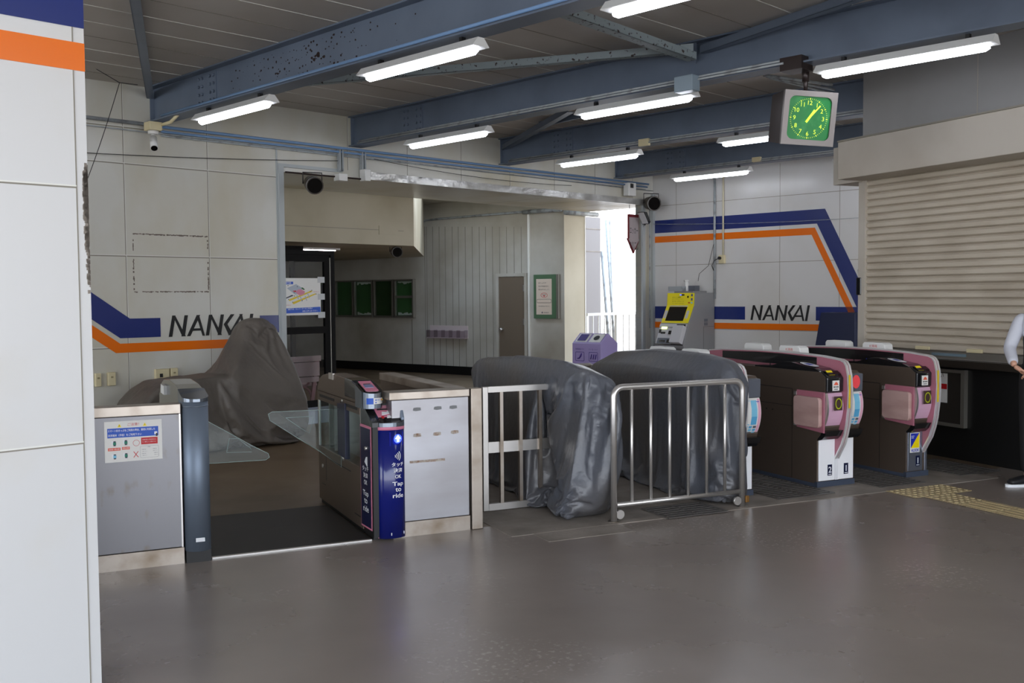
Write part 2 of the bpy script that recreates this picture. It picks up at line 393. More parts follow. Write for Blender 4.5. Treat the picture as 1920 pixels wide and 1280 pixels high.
# marks left by a removed notice frame
random.seed(21)
def ragged(xa, za, xb, zb, mi=3, gap=.12):
    n = int(max(abs(xb - xa), abs(zb - za)) / .018); 
    for i in range(n):
        if random.random() < gap: continue
        x = xa + (xb - xa) * (i + .5) / n; z = za + (zb - za) * (i + .5) / n; t1, t2 = random.uniform(.002, .011), random.uniform(.002, .008)
        if abs(xb - xa) > abs(zb - za): w.box(x - .01, x + .01, -.003, 0, z - t1, z + t2, mi)
        else: w.box(x - t1, x + t2, -.003, 0, z - .01, z + .01, mi)
c0, c1, c2, c3 = WF.ony(249, 438, 0), WF.ony(389, 442, 0), WF.ony(389, 546, 0), WF.ony(249, 547, 0)
zm = 2.045
ragged(c0[0], c0[1], c1[0], c0[1], gap=.08); ragged(c0[0], c3[1], c1[0], c3[1], gap=.15)
for x in (c0[0], c1[0]): ragged(x, c0[1] - .04, x, zm + .06, gap=.3); ragged(x, zm - .03, x, c3[1] + .02, gap=.3)
WL = struct(w, 'wall_left', WF, 'cream enamel panel wall with blue and orange band and stained joints')
p = lambda x, y: WF.ony(x, y, 0)
zb1, zb0, zo1, zo0 = 1.372, 1.163, 1.105, 1.006
xb0, xb1 = p(245, 585)[0], p(300, 585)[0]
sl = (p(170, 535)[1] - p(243, 585)[1]) / (p(170, 535)[0] - p(243, 585)[0])
xk = p(243, 585)[0]; X9 = -4.6
stripe(WF, 'painted_stripe', [(xb1, zb1), (xk, zb1), (X9, zb1 + sl * (X9 - xk)), (X9, zb0 + sl * (X9 - p(225, 622)[0])), (p(225, 622)[0], zb0), (xb1, zb0)], M_BLUE, WL, 'x', 'blue band bending up to the left')
stripe(WF, 'painted_stripe', [(p(487, 580)[0], zb0), (XJ - 0.03, zb0), (XJ - 0.03, zb1), (p(487, 580)[0], zb1)], M_BLUE, WL, 'x', 'short blue band right of the lettering')
stripe(WF, 'painted_stripe', [(XJ - 0.03, zo0), (XJ - 0.03, zo1), (p(225, 634)[0], zo1), (X9, zo1 + sl * (X9 - p(225, 634)[0])), (X9, zo0 + sl * (X9 - p(217, 651)[0])), (p(217, 651)[0], zo0)], M_ORNG, WL, 'x', 'orange band')
wordmark(p(317, 617)[0], zb0 - 0.005, 0.237, p(474, 600)[0] - p(317, 617)[0], WL, 'x', 'black slanted lettering NANKAI')

# ---- back wall
w = MB([M_WALLB, M_JOINT, M_JOINTL])
w.box(UC, UC + 0.15, -8.5, 0.12, 0, 4.0)
for z in (WF.onx(1300, 496, UC)[1], 1.0, WF.onx(1300, 381, UC)[1]):
    w.box(UC - 0.002, UC + 0.01, -8, 0, z - 0.004, z + 0.004, 1)
for px in (1268, 1462, 1574):
    y = WF.onx(px, 480, UC)[0]; w.box(UC - 0.0015, UC + 0.01, y - 0.003, y + 0.003, 0, 3.6, 1)
WB = struct(w, 'wall_back', WF, 'white enamel panel wall with blue and orange band frame')
q = lambda x, y: WF.onx(x, y, UC)
zt1, zt0 = q(1547, 391)[1], q(1532, 419)[1]
zr1, zr0 = q(1528, 426.5)[1], q(1522, 440)[1]
YL = -0.03
def xs(y, z, dy, dz, z2): return y + dy / dz * (z2 - z)
a, b = q(1547, 391), q(1609, 520)
sb = (b[0] - a[0]) / (b[1] - a[1]); 
yo = a[0] + sb * (1.163 - a[1]); yi0 = q(1532, 419)[0]; yi = yi0 + sb * (1.163 - zt0)
stripe(WF, 'painted_stripe', [(YL, zt1), (a[0], zt1), (yo, 1.163), (yi, 1.163), (yi0, zt0), (YL, zt0)], M_BLUE, WB, 'y', 'blue band along the top and down the right')
c0 = q(1528, 426.5)[0]; c1 = q(1522, 440)[0]
stripe(WF, 'painted_stripe', [(YL, zr1), (c0, zr1), (c0 + sb * (1.0 - zr1), 1.0), (c1 + sb * (1.0 - zr0), 1.0), (c1, zr0), (YL, zr0)], M_ORNG, WB, 'y', 'orange band inside the blue one')
ybl, ybr = q(1397, 578)[0], q(1530, 578)[0]
stripe(WF, 'painted_stripe', [(YL, zb0), (ybl, zb0), (ybl, zb1), (YL, zb1)], M_BLUE, WB, 'y', 'lower blue band left of the lettering')
stripe(WF, 'painted_stripe', [(ybr, zb0), (yi + 0.06, zb0), (yi - sb * 0.21 + 0.06, zb1), (ybr, zb1)], M_BLUE, WB, 'y', 'lower blue band right of the lettering')
stripe(WF, 'painted_stripe', [(YL, zo0), (c1 + sb * (1.1 - zr0), zo0), (c1 + sb * (1.1 - zr0), zo1), (YL, zo1)], M_ORNG, WB, 'y', 'lower orange band')
wordmark(q(1408, 590)[0], zb0 - 0.005, 0.237, q(1408, 590)[0] - q(1518, 590)[0], WB, 'y', 'black slanted lettering NANKAI')

# ---- wall end close to the camera on the left
PF = Frame((0, 0), PI / 2 - A)
r_ = ray(173, 640); pe = CAM + r_ * (4.0 / r_.y)
PF.o = Vector((pe.x, pe.y, 0))
def pp(x, y): return PF.ony(x, y, 0)
w = MB([M_PILLAR, M_JOINT, M_JOINTL, M_CONC])
w.box(-3.0, 0, 0, 0.35, 0, 3.9)
for z in (pp(80, 347)[1], pp(80, 839)[1]): w.box(-3.0, -0.045, -0.002, 0.01, z - 0.003, z + 0.003, 1); w.box(-3.0, -0.045, -0.003, 0.01, z + 0.003, z + 0.009, 2)
w.box(-0.047, -0.043, -0.003, 0.01, 0, 3.9, 1)
random.seed(3)
for k in range(260):      # paint worn through to grey filler along the edge
    z = random.triangular(1.60, 2.14, 2.06); ww = random.uniform(0.002, 0.022) * (1 - abs(z - 1.97) * 1.3); x = -random.uniform(0, .004)
    w.box(x - max(ww, .002), x, -0.0035, 0.006, z - random.uniform(0.003, 0.012), z + random.uniform(0.003, 0.010), 3)
WP = struct(w, 'wall_front', PF, 'white enamel wall end close to the camera with orange and blue bands')
for pts, m, lb in (([(-3, pp(155, 134)[1]), (-0.0, pp(155, 134)[1]), (-0.0, pp(155, 82)[1]), (-3, pp(155, 82)[1])], M_ORNG, 'orange band'),
                   ([(-3, pp(155, 54)[1]), (-0.0, pp(155, 54)[1]), (-0.0, pp(155, 54)[1] + 0.22), (-3, pp(155, 54)[1] + 0.22)], M_BLUE, 'blue band above the orange one')):
    o = MB(m).prism(pts, 'y', -0.004, -0.001).build('painted_stripe', PF); o.location = (0, 0, 0); o.rotation_euler = (0, 0, 0); o.parent = WP; o['label'] = lb

# ---- ceiling
w = MB([M_CEIL, M_JOINTL, M_JOINT])
w.box(-12.5, UC + 0.15, -14.6, 0.12, H_TOP, H_TOP + 0.1)
for k in range(28):
    y = -0.35 - 0.46 * k
    w.box(-12.5, UC, y - 0.005, y + 0.005, H_TOP - 0.003, H_TOP, 1 if k % 3 else 2)
struct(w, 'ceiling', WF, 'grey ceiling boards with thin white joints')

# ---- shutter wall (gate frame): black counter front, upper grey wall, jambs
SW = 7.8
gJ = GF.onx(1616, 480, SW)[0]
w = MB([M_VOID, M_GREYW, M_BOX])
w.box(SW, SW + 0.2, -6, gJ, 0, 0.93, 0)
w.box(SW, SW + 0.2, -6, gJ, 2.95, 4.0, 1)
w.box(SW + 0.02, SW + 0.2, gJ - 0.06, gJ, 0.9, 2.95, 2)
for g_ in (6.6, 5.1, 3.4): w.box(SW - 0.002, SW, g_ - 0.003, g_ + 0.003, 3.1, 4.0, 2)
struct(w, 'wall_right', GF, 'grey wall above the shutter and black recess below it')

# ---- lintel and soffit of the opening
w = MB([M_WALL, M_JOINT, M_BOX])
w.box(XJ, UC + 0.1, 0.12, 1.5, ZL + 0.02, 3.4, 0)
w.box(XJ, UC, 0.0, 1.5, ZL, ZL + 0.02, 0)
for x in (4.6, 5.4, 6.2): w.box(x - 0.003, x + 0.003, 0.0, 1.5, ZL - 0.001, ZL + 0.002, 1)
struct(w, 'ceiling_soffit', WF, 'underside of the opening between hall and corridor')
w = MB(mat('threshold_grey', (150, 152, 160), 0.4)); w.box(XJ + .02, 1.7, 0.0, 1.66, 0.0005, 0.004); struct(w, 'floor_threshold', WF, 'grey floor strip in front of the black framed glass door')
# crumpled metal fascia along the lintel
fb = MB(mat('crumpled_metal', (206, 206, 204), 0.3, 0.5, col2=(170, 168, 164), scale=3, bump=0.7, bscale=7))
n = 90; x0, x1 = p(683, 330)[0], XR; vs = []; fs = []
for i in range(n + 1):
    x = x0 + (x1 - x0) * i / n
    for j, z in enumerate((ZL, ZL + 0.03, ZL + 0.065, ZL + 0.10)):
        d = 0.0 if j in (0, 3) else noise.noise(Vector((x * 6, z * 30, 0))) * 0.022
        vs.append((x, -0.05 + d, z))
for i in range(n):
    for j in range(3): a_ = i * 4 + j; fs.append((a_, a_ + 4, a_ + 5, a_ + 1))
fb.add(vs, fs, 0, True); fb.box(x0, x1, -0.046, 0.0, ZL, ZL + 0.1)
tr = struct(fb, 'trim_1', WF, 'dented metal strip along the lower edge of the lintel')
w = MB([M_JAMB, M_JAMB]); xl = p(523, 500)[0]; xr_ = p(532, 500)[0]
w.box(xl, xr_, -0.04, 0.12, 0, ZL + 0.08, 0); w.box(xl - 0.02, xl, -0.012, 0.0, 0, ZL + 0.3, 1)
w.box(xl, p(640, 330)[0], -0.03, 0.02, ZL + 0.06, ZL + 0.10, 0)
struct(w, 'trim_2', WF, 'white jamb of the opening beside the cream wall')
w = MB([M_JAMB]); w.box(XR, XR + 0.07, -0.04, 0.12, 0, ZL)
w.box(UC - 0.06, UC, -0.05, 0, 0, 3.3)
struct(w, 'trim_3', WF, 'grey jamb of the opening at the hall corner')

# ---- corridor behind the opening
YD = 1.5
xe, zc = WF.ony(776, 461, YD)
xe2, ye2 = WF.onz(795, 481, zc)
w = MB([M_CREAMW, M_JOINT])
w.prism([(-4, YD), (xe, YD), (xe2, ye2), (xe2 - 0.5, 12), (-4, 12)], 'z', zc, 3.9)
zz = WF.ony(532, 422, YD)[1]
w.box(-4, xe - 0.2, YD - 0.004, YD, zz - 0.004, zz + 0.004, 1)
a, b = WF.ony(710, 423, YD), WF.ony(746, 441, YD); w.box(a[0], b[0], YD - 0.012, YD, b[1], a[1], 0)
struct(w, 'ceiling_corridor', WF, 'cream concrete downstand and low corridor ceiling')
dW = Vector((6.535 - 6.046, 4.013 - 7.971, 0)).normalized()
CW = Frame((0, 0), 0); CW.o = WF.w(6.535, 4.013); dd = WF.ex * dW.x + WF.ey * dW.y
CW.ang = math.atan2(dd.y, dd.x); CW.ex = dd; CW.ey = Vector((-dd.y, dd.x, 0))
cw = lambda x, y: CW.ony(x, y, 0)
xc = cw(1058, 500)[0]
w = MB([M_CORR, M_JOINT, M_JOINTL])
w.box(-9, xc, 0, 0.3, 0, 3.9)
for px in [(v / 4.8 + 600) for v in (948, 965, 1020, 1078, 1132, 1195, 1250, 1312, 1375, 1438, 1495, 1557, 1620, 1683, 1750, 1815)]:
    x = cw(px, 550)[0]; w.box(x - 0.008, x + 0.008, -0.002, 0.001, 0.1, cw(px, 420)[1] - 0.05, 1)
x = cw(993, 550)[0]; w.box(x - 0.02, x + 0.02, -0.03, 0, 0, 3.1, 2)
x = cw(772, 550)[0]; w.box(x - 0.015, x + 0.015, -0.003, 0, 0.1, 1.1, 1)
struct(w, 'wall_corridor', CW, 'long corridor wall, part smooth and part grey vertical boards')
w = MB(M_BLACK).box(-9, cw(1000, 600)[0], -0.02, 0, 0, 0.17); struct(w, 'baseboard_corridor', CW, 'black skirting along the corridor wall')
LF = Frame((0, 0), WF.ang); LF.o = CW.w(xc, 0)
xf = LF.ony(1097, 500, 0)[0]
w = MB([M_CREAMW, M_JOINTL]); w.box(0, xf, 0, 0.6, 0, 3.5); w.box(xf - 0.01, xf + 0.01, -0.01, 0.01, 0, 3.4, 1)
struct(w, 'wall_column', LF, 'cream wall end beside the bright opening')
w = MB(M_CORR); w.box(-4.1, -4, 0.12, 12, 0, 3.9); w.box(-4, 7.5, 12, 12.1, 0, 3.9); w.box(xe2 - 0.4, 6.9, 1.5, 12, 3.45, 3.9)
w.box(-4, XJ, 0.12, 1.5, 0, 3.9) if False else None
w.box(7.2, 9.2, -1.0, 4.5, 3.5, 3.6); struct(w, 'wall_end', WF, 'far walls and high ceiling of the corridor, with an unseen eave added to shade the opening')  # last box: unseen eave slab added outside to hold back sky light
# outside
ye = LF.w(xf, 0); e = WF.l((ye.x, ye.y, 0))
w = MB([M_OUTW, M_CONC]); 
sf = Frame((0, 0), 0); sf.o = LF.w(xf, 2.2); sf.ang = WF.ang; sf.ex = WF.ex; sf.ey = WF.ey
xo = sf.ony(1126, 500, 0)[0]
w.box(-0.3, xo, 0, 0.4, 0, 3.3); w.box(-0.3, xo + 0.02, -0.01, 0, sf.ony(1110, 470, 0)[1] - 0.02, sf.ony(1110, 470, 0)[1], 1)
w.box(-0.3, xo + 0.02, -0.01, 0, sf.ony(1110, 428, 0)[1] - 0.02, sf.ony(1110, 428, 0)[1], 1)
struct(w, 'wall_outside', sf, 'pale concrete wall outside in the sunlight')

# ================================================================== OVERHEAD
BX = (-1.81, 0.86, 3.54, 6.20)
BL_ = ('first blue-grey ceiling beam, nearest the camera, with peeling rusty paint', 'second blue-grey ceiling beam, the one the green clock hangs from',
       'third blue-grey ceiling beam, running behind the clock', 'fourth blue-grey ceiling beam, farthest, over the back wall lettering')
beams = []
for i, bx in enumerate(BX):
    t = thing('ceiling_beam', WF, (bx, 0, H_LOW), BL_[i], 'beam', 'steel beams under the ceiling')
    y1 = -12.8 if i < 2 else -9.5
    part(MB(M_BEAM).box(bx - 0.012, bx + 0.012, y1, 0, H_LOW + 0.014, H_TOP - 0.014), 'web', t)
    part(MB(M_BEAM).box(bx - 0.1, bx + 0.1, y1, 0, H_LOW, H_LOW + 0.014), 'lower_flange', t)
    part(MB(M_BEAM).box(bx - 0.1, bx + 0.1, y1, 0, H_TOP - 0.014, H_TOP), 'upper_flange', t)
    yc = -1.18
    sp = part(MB(M_BEAM).box(bx - 0.024, bx - 0.012, yc - 0.2, yc + 0.2, H_LOW + 0.03, H_TOP - 0.03), 'splice_plate', t)
    first = None
    for a_ in range(4):
        for b_ in range(4):
            yy = yc + (-0.16, -0.09, 0.07, 0.14)[a_]; zz = H_LOW + 0.07 + 0.08 * b_
            if first is None:
                mb = MB(M_BEAM).cyl((bx - 0.045, yy, zz), 'x', 0.016, 0.022, n=6)
                first = mb.build('bolt', WF, tuple(t['org']), sp); f0 = (yy, zz)
            else:
                c_ = first.copy(); COL.objects.link(c_); c_.parent = sp; c_.location = (0, yy - f0[0], zz - f0[1])
    beams.append(t)
    # end cleat at the wall
    part(MB(M_BEAM).box(bx - 0.06, bx - 0.012, -0.01, 0, H_LOW, H_TOP), 'end_cleat', t)
# peeled paint on the first beam
random.seed(11); mb = MB(M_RUST); bx = BX[0] - 0.0125
def blob(y, z, r):
    n = 7; mb.prism([(y + r * random.uniform(0.5, 1.1) * math.cos(k * 2 * PI / n) * 1.3, z + r * random.uniform(0.5, 1.1) * math.sin(k * 2 * PI / n)) for k in range(n)], 'x', bx - 0.0012, bx)
for k in range(120):
    y = random.gauss(-2.9, 0.62); z = H_LOW + 0.06 + (0.27 * random.random())
    if y > -1.5: continue
    blob(y, z, random.uniform(0.003, 0.013))
for k in range(9): blob(-3.05 + random.gauss(0, 0.07), H_LOW + 0.2 + random.gauss(0, 0.025), random.uniform(0.012, 0.024))
for k in range(5): blob(-5.2 + random.gauss(0, 0.1), H_LOW + 0.25 + random.gauss(0, 0.03), random.uniform(0.008, 0.016))
o = part(mb, 'peeled_paint', beams[0], label='dark rust spots where the paint has flaked'); o['kind'] = 'stuff'

# braces between the beams
def brace(px0, px1, z0, z1, label, wd=0.07, m=M_BRACE):
    a = WF.onz(*px0, z0); b = WF.onz(*px1, z1)
    a = Vector((a[0], a[1], z0)); b = Vector((b[0], b[1], z1)); d = (b - a).normalized(); n_ = Vector((-d.y, d.x, 0)).normalized() * wd
    u_ = Vector((0, 0, 0.07)); mb = MB(m)
    for P, Q in ((Vector((0, 0, 0)), n_), (n_ * 0, u_)):
        th = Vector((0, 0, 0.006)) if Q is n_ else n_ * 0.09
        vs = [a + P, a + P + Q, b + P + Q, b + P, a + P + th, a + P + Q + th, b + P + Q + th, b + P + th]
        mb.add(vs, [(0, 1, 2, 3), (7, 6, 5, 4), (0, 4, 5, 1), (1, 5, 6, 2), (2, 6, 7, 3), (3, 7, 4, 0)])
    o = mb.build('steel_brace', WF, tuple(a)); tag(o, label, 'brace', 'diagonal braces under the ceiling'); return o
brace((1064, 27), (1306, 112), 3.78, 3.70, 'pale speckled brace ending in a gusset on the second beam above the clock', 0.1)
brace((560, 160), (1300, 96), 3.76, 3.76, 'long speckled brace between the first and second beams, behind the lights')
brace((1312, 100), (1640, -12), 3.76, 3.80, 'blue-grey brace rising right from the gusset towards the top edge', 0.07, M_BEAM)
brace((938, 282), (1064, 210), 3.72, 3.80, 'dark short brace between the second and third beams', 0.09, M_BEAM)
brace((275, 185), (241, -8), 3.76, 3.82, 'steep grey brace beside the white wall end at upper left', 0.08, M_BEAM)
brace((1010, 238), (1180, 200), 3.80, 3.80, 'thin brace half hidden between the second and third beams', 0.05, M_BEAM)
mb = MB(M_BEAM)
a = WF.onx(1311, 130, BX[1] - 0.03)
mb.prism([(a[0] + 0.02, H_TOP), (a[0] + 0.02, H_LOW + 0.18), (a[0] + 0.12, H_LOW + 0.26), (a[0] + 0.34, H_TOP - 0.07), (a[0] + 0.34, H_TOP)], 'x', BX[1] - 0.05, BX[1] - 0.04)
o = mb.build('gusset', WF, (BX[1] - 0.045, a[0], H_TOP), beams[1]); o.location = (-0.045, a[0], H_TOP - H_LOW)
o.name = 'gusset_plate'

# fluorescent lights
FL = [(0, 1.02, 'lowest-left fluorescent light, on the first beam nearest the cream wall'), (0, 3.84, 'fluorescent light in the middle of the first, rusty beam'),
      (0, 6.44, 'fluorescent light cut by the top edge of the picture'), (1, 1.14, 'fluorescent light on the second beam nearest the cream wall'),
      (1, 3.86, 'fluorescent light on the second beam, left of the clock'), (1, 6.48, 'long fluorescent light at upper right, right of the clock'),
      (2, 1.16, 'fluorescent light on the third beam, above the lintel'), (2, 3.78, 'fluorescent light partly hidden behind the clock'),
      (3, 1.16, 'fluorescent light on the farthest beam, above the ticket machine'), (3, 3.9, 'fluorescent light on the farthest beam, nearly hidden by the shutter box')]
def light(bx, y0):
    t = thing('fluorescent_light', WF, (bx, y0, H_LOW), 'x', 'ceiling light', 'fluorescent lights along the beams')
    L_ = 1.38; z = H_LOW - 0.12
    # reflector: open trough
    mb = MB(M_WHITE)
    prof = [(-0.082, z + 0.024), (-0.03, z + 0.085), (0.03, z + 0.085), (0.082, z + 0.024), (0.078, z + 0.02), (-0.078, z + 0.02)]
    mb.prism([(bx + a, b) for a, b in prof], 'y', y0 + 0.03, y0 - L_)
    part(mb, 'reflector', t)
    mb = MB(M_TUBE); mb.tube([(bx, y0 - 0.02, z + 0.008), (bx, y0 - 0.05, z), (bx, y0 - L_ + 0.08, z), (bx, y0 - L_ + 0.05, z + 0.008)], [0.022, 0.03, 0.03, 0.022], n=12)
    part(mb, 'lamp_tube', t, label='glowing white tube')
    for yy in (y0 - 0.2, y0 - L_ + 0.2):
        part(MB(M_BLACK).box(bx - 0.02, bx + 0.02, yy - 0.015, yy + 0.015, z + 0.08, H_LOW), 'hanger', t)
    return t
L0 = light(BX[0] - 0.02, -FL[0][1]); L0['label'] = FL[0][2]
for bi, v, lb in FL[1:]:
    c = dup(L0, WF.w(BX[bi] - 0.02, -v, H_LOW), lb)

# conduits
def conduit(pts, r, m, label, name='conduit', cat='conduit', frame=WF, group='conduits'):
    o = MB(m).tube(pts, r, n=8).build(name, frame, tuple(pts[0])); return tag(o, label, cat, group)
def along(px0, px1, y):
    a = WF.ony(*px0, y); b = WF.ony(*px1, y); return (a[0], y, a[1]), (b[0], y, a[1] * 0.5 + b[1] * 0.5)
for dy, dz, m, lb, r in ((-0.10, 0, M_CONDB, 'upper blue pipe running along the cream wall under the beams', 0.016),
                         (-0.07, -0.045, M_CONDB, 'lower blue pipe running along the cream wall under the beams', 0.014),
                         (-0.03, -0.085, M_COND, 'grey pipe just below the two blue pipes', 0.01)):
    z = 3.455 + dz
    conduit([(WF.ony(302, 240, dy)[0], dy, z), (UC - 0.25, dy, z)], r, m, lb)
conduit([(-5, -0.06, 3.47), (WF.ony(285, 240, -0.06)[0], -0.06, 3.47)], 0.02, M_COND, 'grey pipe at upper left ending at the camera box')
conduit([(-5, -0.04, 3.40), (WF.ony(285, 240, -0.04)[0] + 9.0, -0.04, 3.36)], 0.007, M_COND, 'thin grey cable under the pipes on the cream wall')
conduit([(BX[0] - 0.1, -0.35, H_LOW + 0.03), (BX[0] - 0.115, -7.8, H_LOW + 0.03)], 0.014, M_CONDB, 'blue pipe clipped to the lower edge of the first beam')
for i in (1, 2, 3):
    for j, dz in enumerate((0.028, 0.0)):
        conduit([(BX[i] - 0.12 - 0.02 * j, -0.25, H_LOW + 0.012 + dz), (BX[i] - 0.12 - 0.02 * j, -6.2 if i < 3 else -5.5, H_LOW + 0.012 + dz)], 0.010, M_COND,
                ('upper', 'lower')[j] + ' grey pipe along the lower edge of the ' + ('second', 'third', 'farthest')[i - 1] + ' beam')
# bunch of pipes crossing above the clock
for k in range(3):
    a = WF.onz(1432 + 6 * k, 145 + 4 * k * 0.6, 3.6); b = WF.onz(1560 + 4 * k, 163 + 9 * k, 3.6)
    conduit([(a[0], a[1], 3.62), (b[0], b[1], 3.62)], 0.014, M_COND, 'grey pipe crossing to the third beam above the clock', group='three pipes above the clock')
# vertical pipes on the back wall
for px, y0, y1, rr, m, lb in ((1340, 336, 560, 0.02, M_COND, 'thick grey pipe running down the back wall to the ticket machine'), (1356, 330, 478, 0.015, mat('cream_pipe', (206, 198, 172), 0.5), 'cream pipe running down the back wall to a socket')):
    y_, z0 = WF.onx(px, y0, UC - 0.03); z1 = WF.onx(px, y1, UC - 0.03)[1]
    conduit([(UC - 0.03, y_, 3.6), (UC - 0.03, y_, z1)], rr, m, lb)
# pipe and cable on the jamb at the hall corner
y_ = p(1213, 500)[0]
conduit([(y_, -0.06, 3.1), (y_, -0.06, 1.0)], 0.012, M_COND, 'thin pipe down the jamb at the hall corner')
# corridor pipes
a = cw(787, 461); pts = []
for x, y in ((620, 474), (700, 466), (764, 463), (775, 458), (783, 440), (789, 420), (800, 413), (830, 410), (900, 404), (998, 396)):
    k = cw(x, y); pts.append((k[0], -0.03, k[1]))
o = MB(M_COND).tube(pts, 0.022).build('conduit', CW, pts[3]); tag(o, 'long pipe bending up and along the top of the boarded corridor wall', 'conduit', 'conduits')
a = LF.ony(1060, 398, -0.07); b = LF.ony(1120, 406, -0.07)
tag(MB(M_COND).tube([(-0.05, -0.07, a[1]), (b[0], -0.07, a[1])], 0.045, n=12).build('drain_pipe', LF, (0, -0.07, a[1])), 'thick white drain pipe above the cream wall end', 'pipe')
k0 = cw(984, 398); k1 = cw(1056, 398)
tag(MB(M_COND).tube([(k0[0], -0.06, k0[1]), (k1[0], -0.06, k0[1])], 0.04, n=12).build('drain_pipe', CW, (k0[0], -0.06, k0[1])), 'thick grey drain pipe over the poster in the corridor', 'pipe')

# thin wires
def wire(pts, label, r=0.004, m=M_INK, frame=WF):
    P = [Vector(p_) for p_ in pts]; o = MB(m).tube(P, r, n=5).build('wire', frame, tuple(P[0])); tag(o, label, 'wire', 'loose wires'); return o
def sag(a, b, s, n=12):
    a = Vector(a); b = Vector(b); return [a.lerp(b, i / n) - Vector((0, 0, 4 * s * (i / n) * (1 - i / n))) for i in range(n + 1)]
a = p(150, 287); b = p(640, 302); wire(sag((a[0], -0.05, a[1]), (b[0], -0.05, b[1]), 0.02), 'dark wire strung across the cream wall above the speaker')
a = WF.ony(224, 155, -0.5); b = WF.ony(163, 338, -0.5); wire(sag((a[0], -0.5, a[1]), (b[0], -0.5, b[1]), 0.03), 'dark cable hanging down from the ceiling beside the white wall end')
a = WF.ony(158, 116, -0.5); wire([(a[0], -0.5, a[1]), (WF.ony(224, 155, -0.5)[0], -0.5, WF.ony(224, 155, -0.5)[1]), (WF.ony(258, 159, -0.5)[0], -0.5, WF.ony(258, 159, -0.5)[1])], 'dark cable across the top left corner')
a = WF.onx(1225, 420, UC - 0.05); b = WF.onx(1614, 408, UC - 0.05); wire(sag((UC - 0.05, a[0], a[1]), (UC - 0.05, b[0], b[1]), 0.03), 'thin wire strung across the blue band of the back wall', 0.004, M_COND)
a = p(690, 300); wire(sag((a[0], -0.13, a[1]), (p(1060, 350)[0], -0.13, p(1060, 349)[1]), 0.06), 'dark wire sagging in front of the lintel')
a = WF.onx(1338, 458, UC - 0.06); b = WF.onx(1309, 527, UC - 0.3)
wire([(UC - 0.06, a[0], a[1]), (UC - 0.12, a[0] + 0.06, a[1] - 0.35), (UC - 0.3, b[0] - 0.02, b[1] + 0.12), (UC - 0.3, b[0], b[1])], 'thin cable hanging from the grey pipe to the top of the ticket machine')

# junction boxes
def jbox(c, s_, label, frame=WF, m=M_WHITE, name='junction_box', cat='junction box', group='junction boxes'):
    o = MB(m).box(c[0] - s_[0] / 2, c[0] + s_[0] / 2, c[1] - s_[1] / 2, c[1] + s_[1] / 2, c[2] - s_[2] / 2, c[2] + s_[2] / 2).build(name, frame, c, None, 0.006)
    return tag(o, label, cat, group)
y_ = WF.onx(1288, 158, BX[1] - 0.17); jbox((BX[1] - 0.17, y_[0], y_[1]), (0.12, 0.2, 0.14), 'grey junction box on the second beam left of the clock', m=mat('box_bluegrey', (140, 156, 168), 0.45))
y_ = WF.onx(1208, 267, BX[2] - 0.13); jbox((BX[2] - 0.13, y_[0], y_[1]), (0.05, 0.16, 0.09), 'small cream junction box on the third beam', m=M_CREAM)
y_ = WF.onx(1419, 299, BX[3] - 0.13); jbox((BX[3] - 0.13, y_[0], y_[1]), (0.05, 0.14, 0.07), 'small cream junction box on the farthest beam', m=M_CREAM)
a = p(631, 334); jbox((a[0], -0.09, a[1]), (0.13, 0.12, 0.09), 'white box on rusty bracket left of the dented lintel strip')
a = p(677, 330); jbox((a[0], -0.09, a[1]), (0.09, 0.12, 0.15), 'white box at the left end of the dented lintel strip')
for px in (633, 675):
    a = p(px, 300); zz = p(px, 322)[1]
    o = MB(M_COND).box(a[0] - 0.03, a[0] - 0.012, -0.09, -0.03, zz, 3.44).box(a[0] + 0.012, a[0] + 0.03, -0.09, -0.03, zz, 3.44).build('pipe_bracket', WF, (a[0], -0.06, zz))
    tag(o, 'grey bracket from the blue pipes down to the ' + ('left' if px < 650 else 'right') + ' white box on the lintel', 'bracket')
a = p(545, 347); b = p(668, 341)
o = MB(M_RUST).box(p(532, 340)[0], p(690, 340)[0], -0.06, -0.035, ZL - 0.012, ZL + 0.006).build('rusty_bar', WF, (a[0], 0, ZL)); tag(o, 'thin rusty bar under the lintel behind the speaker', 'bar')

# security camera at the beam end
a = WF.ony(287, 240, -0.3); t = thing('security_camera', WF, (a[0], -0.3, a[1]), 'white security camera hanging under the left end of the first beam', 'camera')
x, z = a
part(MB(M_CREAM).box(x - 0.07, x + 0.07, -0.37, -0.23, z - 0.03, z + 0.06), 'mounting_box', t, bevel=0.005)
part(MB(M_WHITE).cyl((x, -0.3, z - 0.03), 'z', 0.055, -0.035).cyl((x, -0.3, z - 0.06), 'z', 0.022, -0.06), 'ball_joint', t)
d_ = Vector((-0.25, -0.62, -0.75)).normalized(); c_ = Vector((x, -0.3, z - 0.10))
hd = part(MB(M_WHITE).tube([c_, c_ + d_ * 0.17], [0.036, 0.04], n=16), 'camera_head', t)
part(MB(M_LENS).tube([c_ + d_ * 0.168, c_ + d_ * 0.176], 0.034, n=16), 'lens', t, parent=hd)
part(MB(M_CREAM).tube([(x + 0.06, -0.32, z + 0.03), (x + 0.1, -0.5, z + 0.05), (x + 0.13, -0.62, z + 0.12)], 0.018), 'cable_hose', t)

